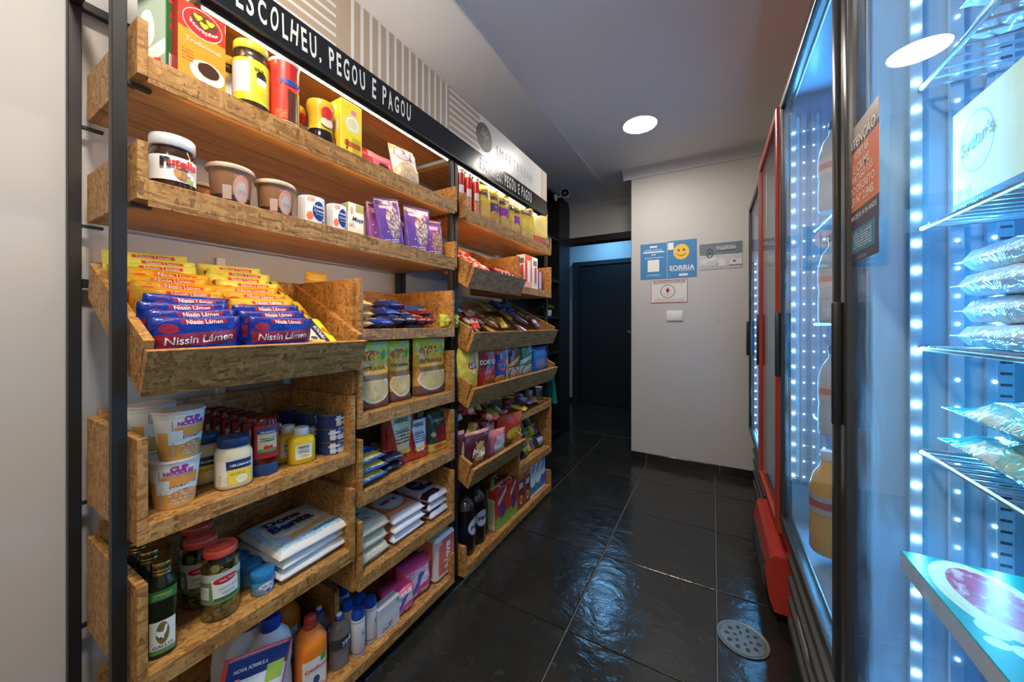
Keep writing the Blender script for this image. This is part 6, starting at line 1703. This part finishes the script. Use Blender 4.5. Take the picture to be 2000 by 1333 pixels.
# ================================================================ GOODS IN THE COOLERS (fronts face the aisle, -x)
PR('burger_box', (.85, .72, .28), [('ring', .20, .60, .13, .27, (.32, .30, .20), dict([('in', .94)])), ('rect', .5, .05, .5, .06, (.05, .12, .2)), ('ell', .06, .18, .03, .06, (.45, .42, .3)), ('ell', .14, .18, .03, .06, (.45, .42, .3))], .4)
bx_ = carton('frozen_food_box', 'large cream frozen food box in the first cooler', 'box', .37, .635, 1.256, .13, .27, .148, 'burger_box', 'white_lid', rz=PI, texts=[("Sydor's", .20, .60, .27, dict(c='grey', shear=.3, bold=.01, rot=.15)), ('ORIGINAL', .17, .05, .2, dict(c='white', bold=.02))])
PR('pizza_box', (.0, .20, .13), [('ell', .28, .29, .27, .25, (.62, .50, .24)), ('ell', .27, .30, .24, .215, (.62, .56, .5)), ('food', .26, .30, .20, .17, (.48, .04, .08), dict(mix=(.35, .02, .05), c3=(.6, .35, .35), s=13)), ('lines', .72, .5, .18, .25, (.5, .62, .58), dict(n=2, fx=12)), ('ell', .5, .14, .05, .07, (.5, .6, .56)), ('ell', .6, .2, .04, .06, (.5, .6, .56)), ('ell', .58, .1, .03, .05, (.5, .6, .56))], .35)
mat('box_edge', (.55, .56, .55), .5)
t = thing('frozen_fruit_box', 'flat green box with red berry picture in the first cooler', 'box', (.345, .62, .7255), PI)
me = cube_me(-.095, .095, -.15, .15, 0, .028, .001, 'carton_body')
for k in ('box_edge', 'box_edge', 'pizza_box'):
    me.materials.append(M(k))
for p in me.polygons:
    p.material_index = 2 if p.normal.z > .7 else 0
mk('carton_body', me, None, t)
PR('veg_bag', (.55, .56, .42), [('food', .5, .5, .5, .5, (.58, .54, .36), dict(mix=(.10, .42, .40), c3=(.62, .60, .46), s=5)), ('rect', .08, .5, .1, .6, (.02, .36, .38), dict(wob=.5))], .15, bmp=.7)
for k in range(2):
    pouch('frozen_bag', ('lower', 'upper')[k] + ' glossy cream and teal frozen bag in the first cooler', 'bag', .29 + .004 * k, .62, .9055 + .026 + .046 * k, .30, .20, .048, 'veg_bag', rot=(0, PI / 2 - .05, PI / 2 * 0 + PI * 0), wr=.2)
PR('tray_film', (.48, .56, .60), [('food', .5, .5, .46, .4, (.44, .52, .56), dict(mix=(.60, .66, .68), c3=(.40, .32, .22), s=8)), ('lines', .5, .5, .34, .14, (.12, .18, .28), dict(n=2, fx=14))], .1, bmp=.6)
for k in range(4):
    pouch('film_tray', ('lowest', 'second lowest', 'second highest', 'topmost')[k] + ' film wrapped food tray of the stack in the first cooler', 'tray', .30 + .008 * (k % 2), .645 + .01 * (k % 2), 1.067 + .017 + .035 * k, .24, .14, .033, 'tray_film', 'brick', rot=(0, PI / 2, 0), wr=.1)
PR('ice_pack', (.45, .55, .66), [('rect', .5, .5, .3, .3, (.08, .12, .42), dict(wob=.7, ws=6)), ('food', .3, .3, .2, .2, (.55, .6, .62), dict(mix=(.5, .2, .2), s=7))], .15, bmp=.5)
for k in range(2):
    pouch('ice_cream_pack', ('lower', 'upper')[k] + ' white and blue pack on the top shelf of the first cooler', 'pack', .30, .61, 1.475 + .022 + .044 * k, .26, .16, .045, 'ice_pack', 'brick', rot=(0, PI / 2, 0), wr=.12)
mat('orange_juice', (.90, .46, .05), .15)
x, y = .272, 1.265
def bott(label, x, y, z, m, cap, r=.040, h=.275):
    return lathe('drink_bottle', label, 'bottle', x, y, z, r, h, [('bottle_body', [(0, 0), (.9, 0), (1, .03), (1, .28), (.93, .34), (1, .42), (1, .62), (.78, .76), (.40, .86), (.36, .92)], m), ('cap', [(.40, .91), (.42, .92), (.42, .985), (.38, 1), (0, 1)], cap)], rz=PI, labels=[(.40, .58, -179, 179, (1.0,), PR('bottle_wrap', (.5, .42, .36), [('rect', .5, .5, .5, .2, (.45, .08, .05), dict(wob=.8, ws=8))], .3))])
ob = bott('orange juice bottle on the lowest shelf of the second cooler', x, y, .4815, 'orange_juice', 'white_lid')
for i, (z, lab) in enumerate(((.8035, 'bottle of clear drink on the second shelf of the second cooler'), (1.1035, 'bottle of clear drink on the third shelf of the second cooler'), (1.4035, 'bottle of clear drink on the highest shelf of the second cooler'))):
    bott(lab, .285, 1.255, z, mat('pale_drink', (.45, .52, .55), .1), 'blue_cap', .036, .24)
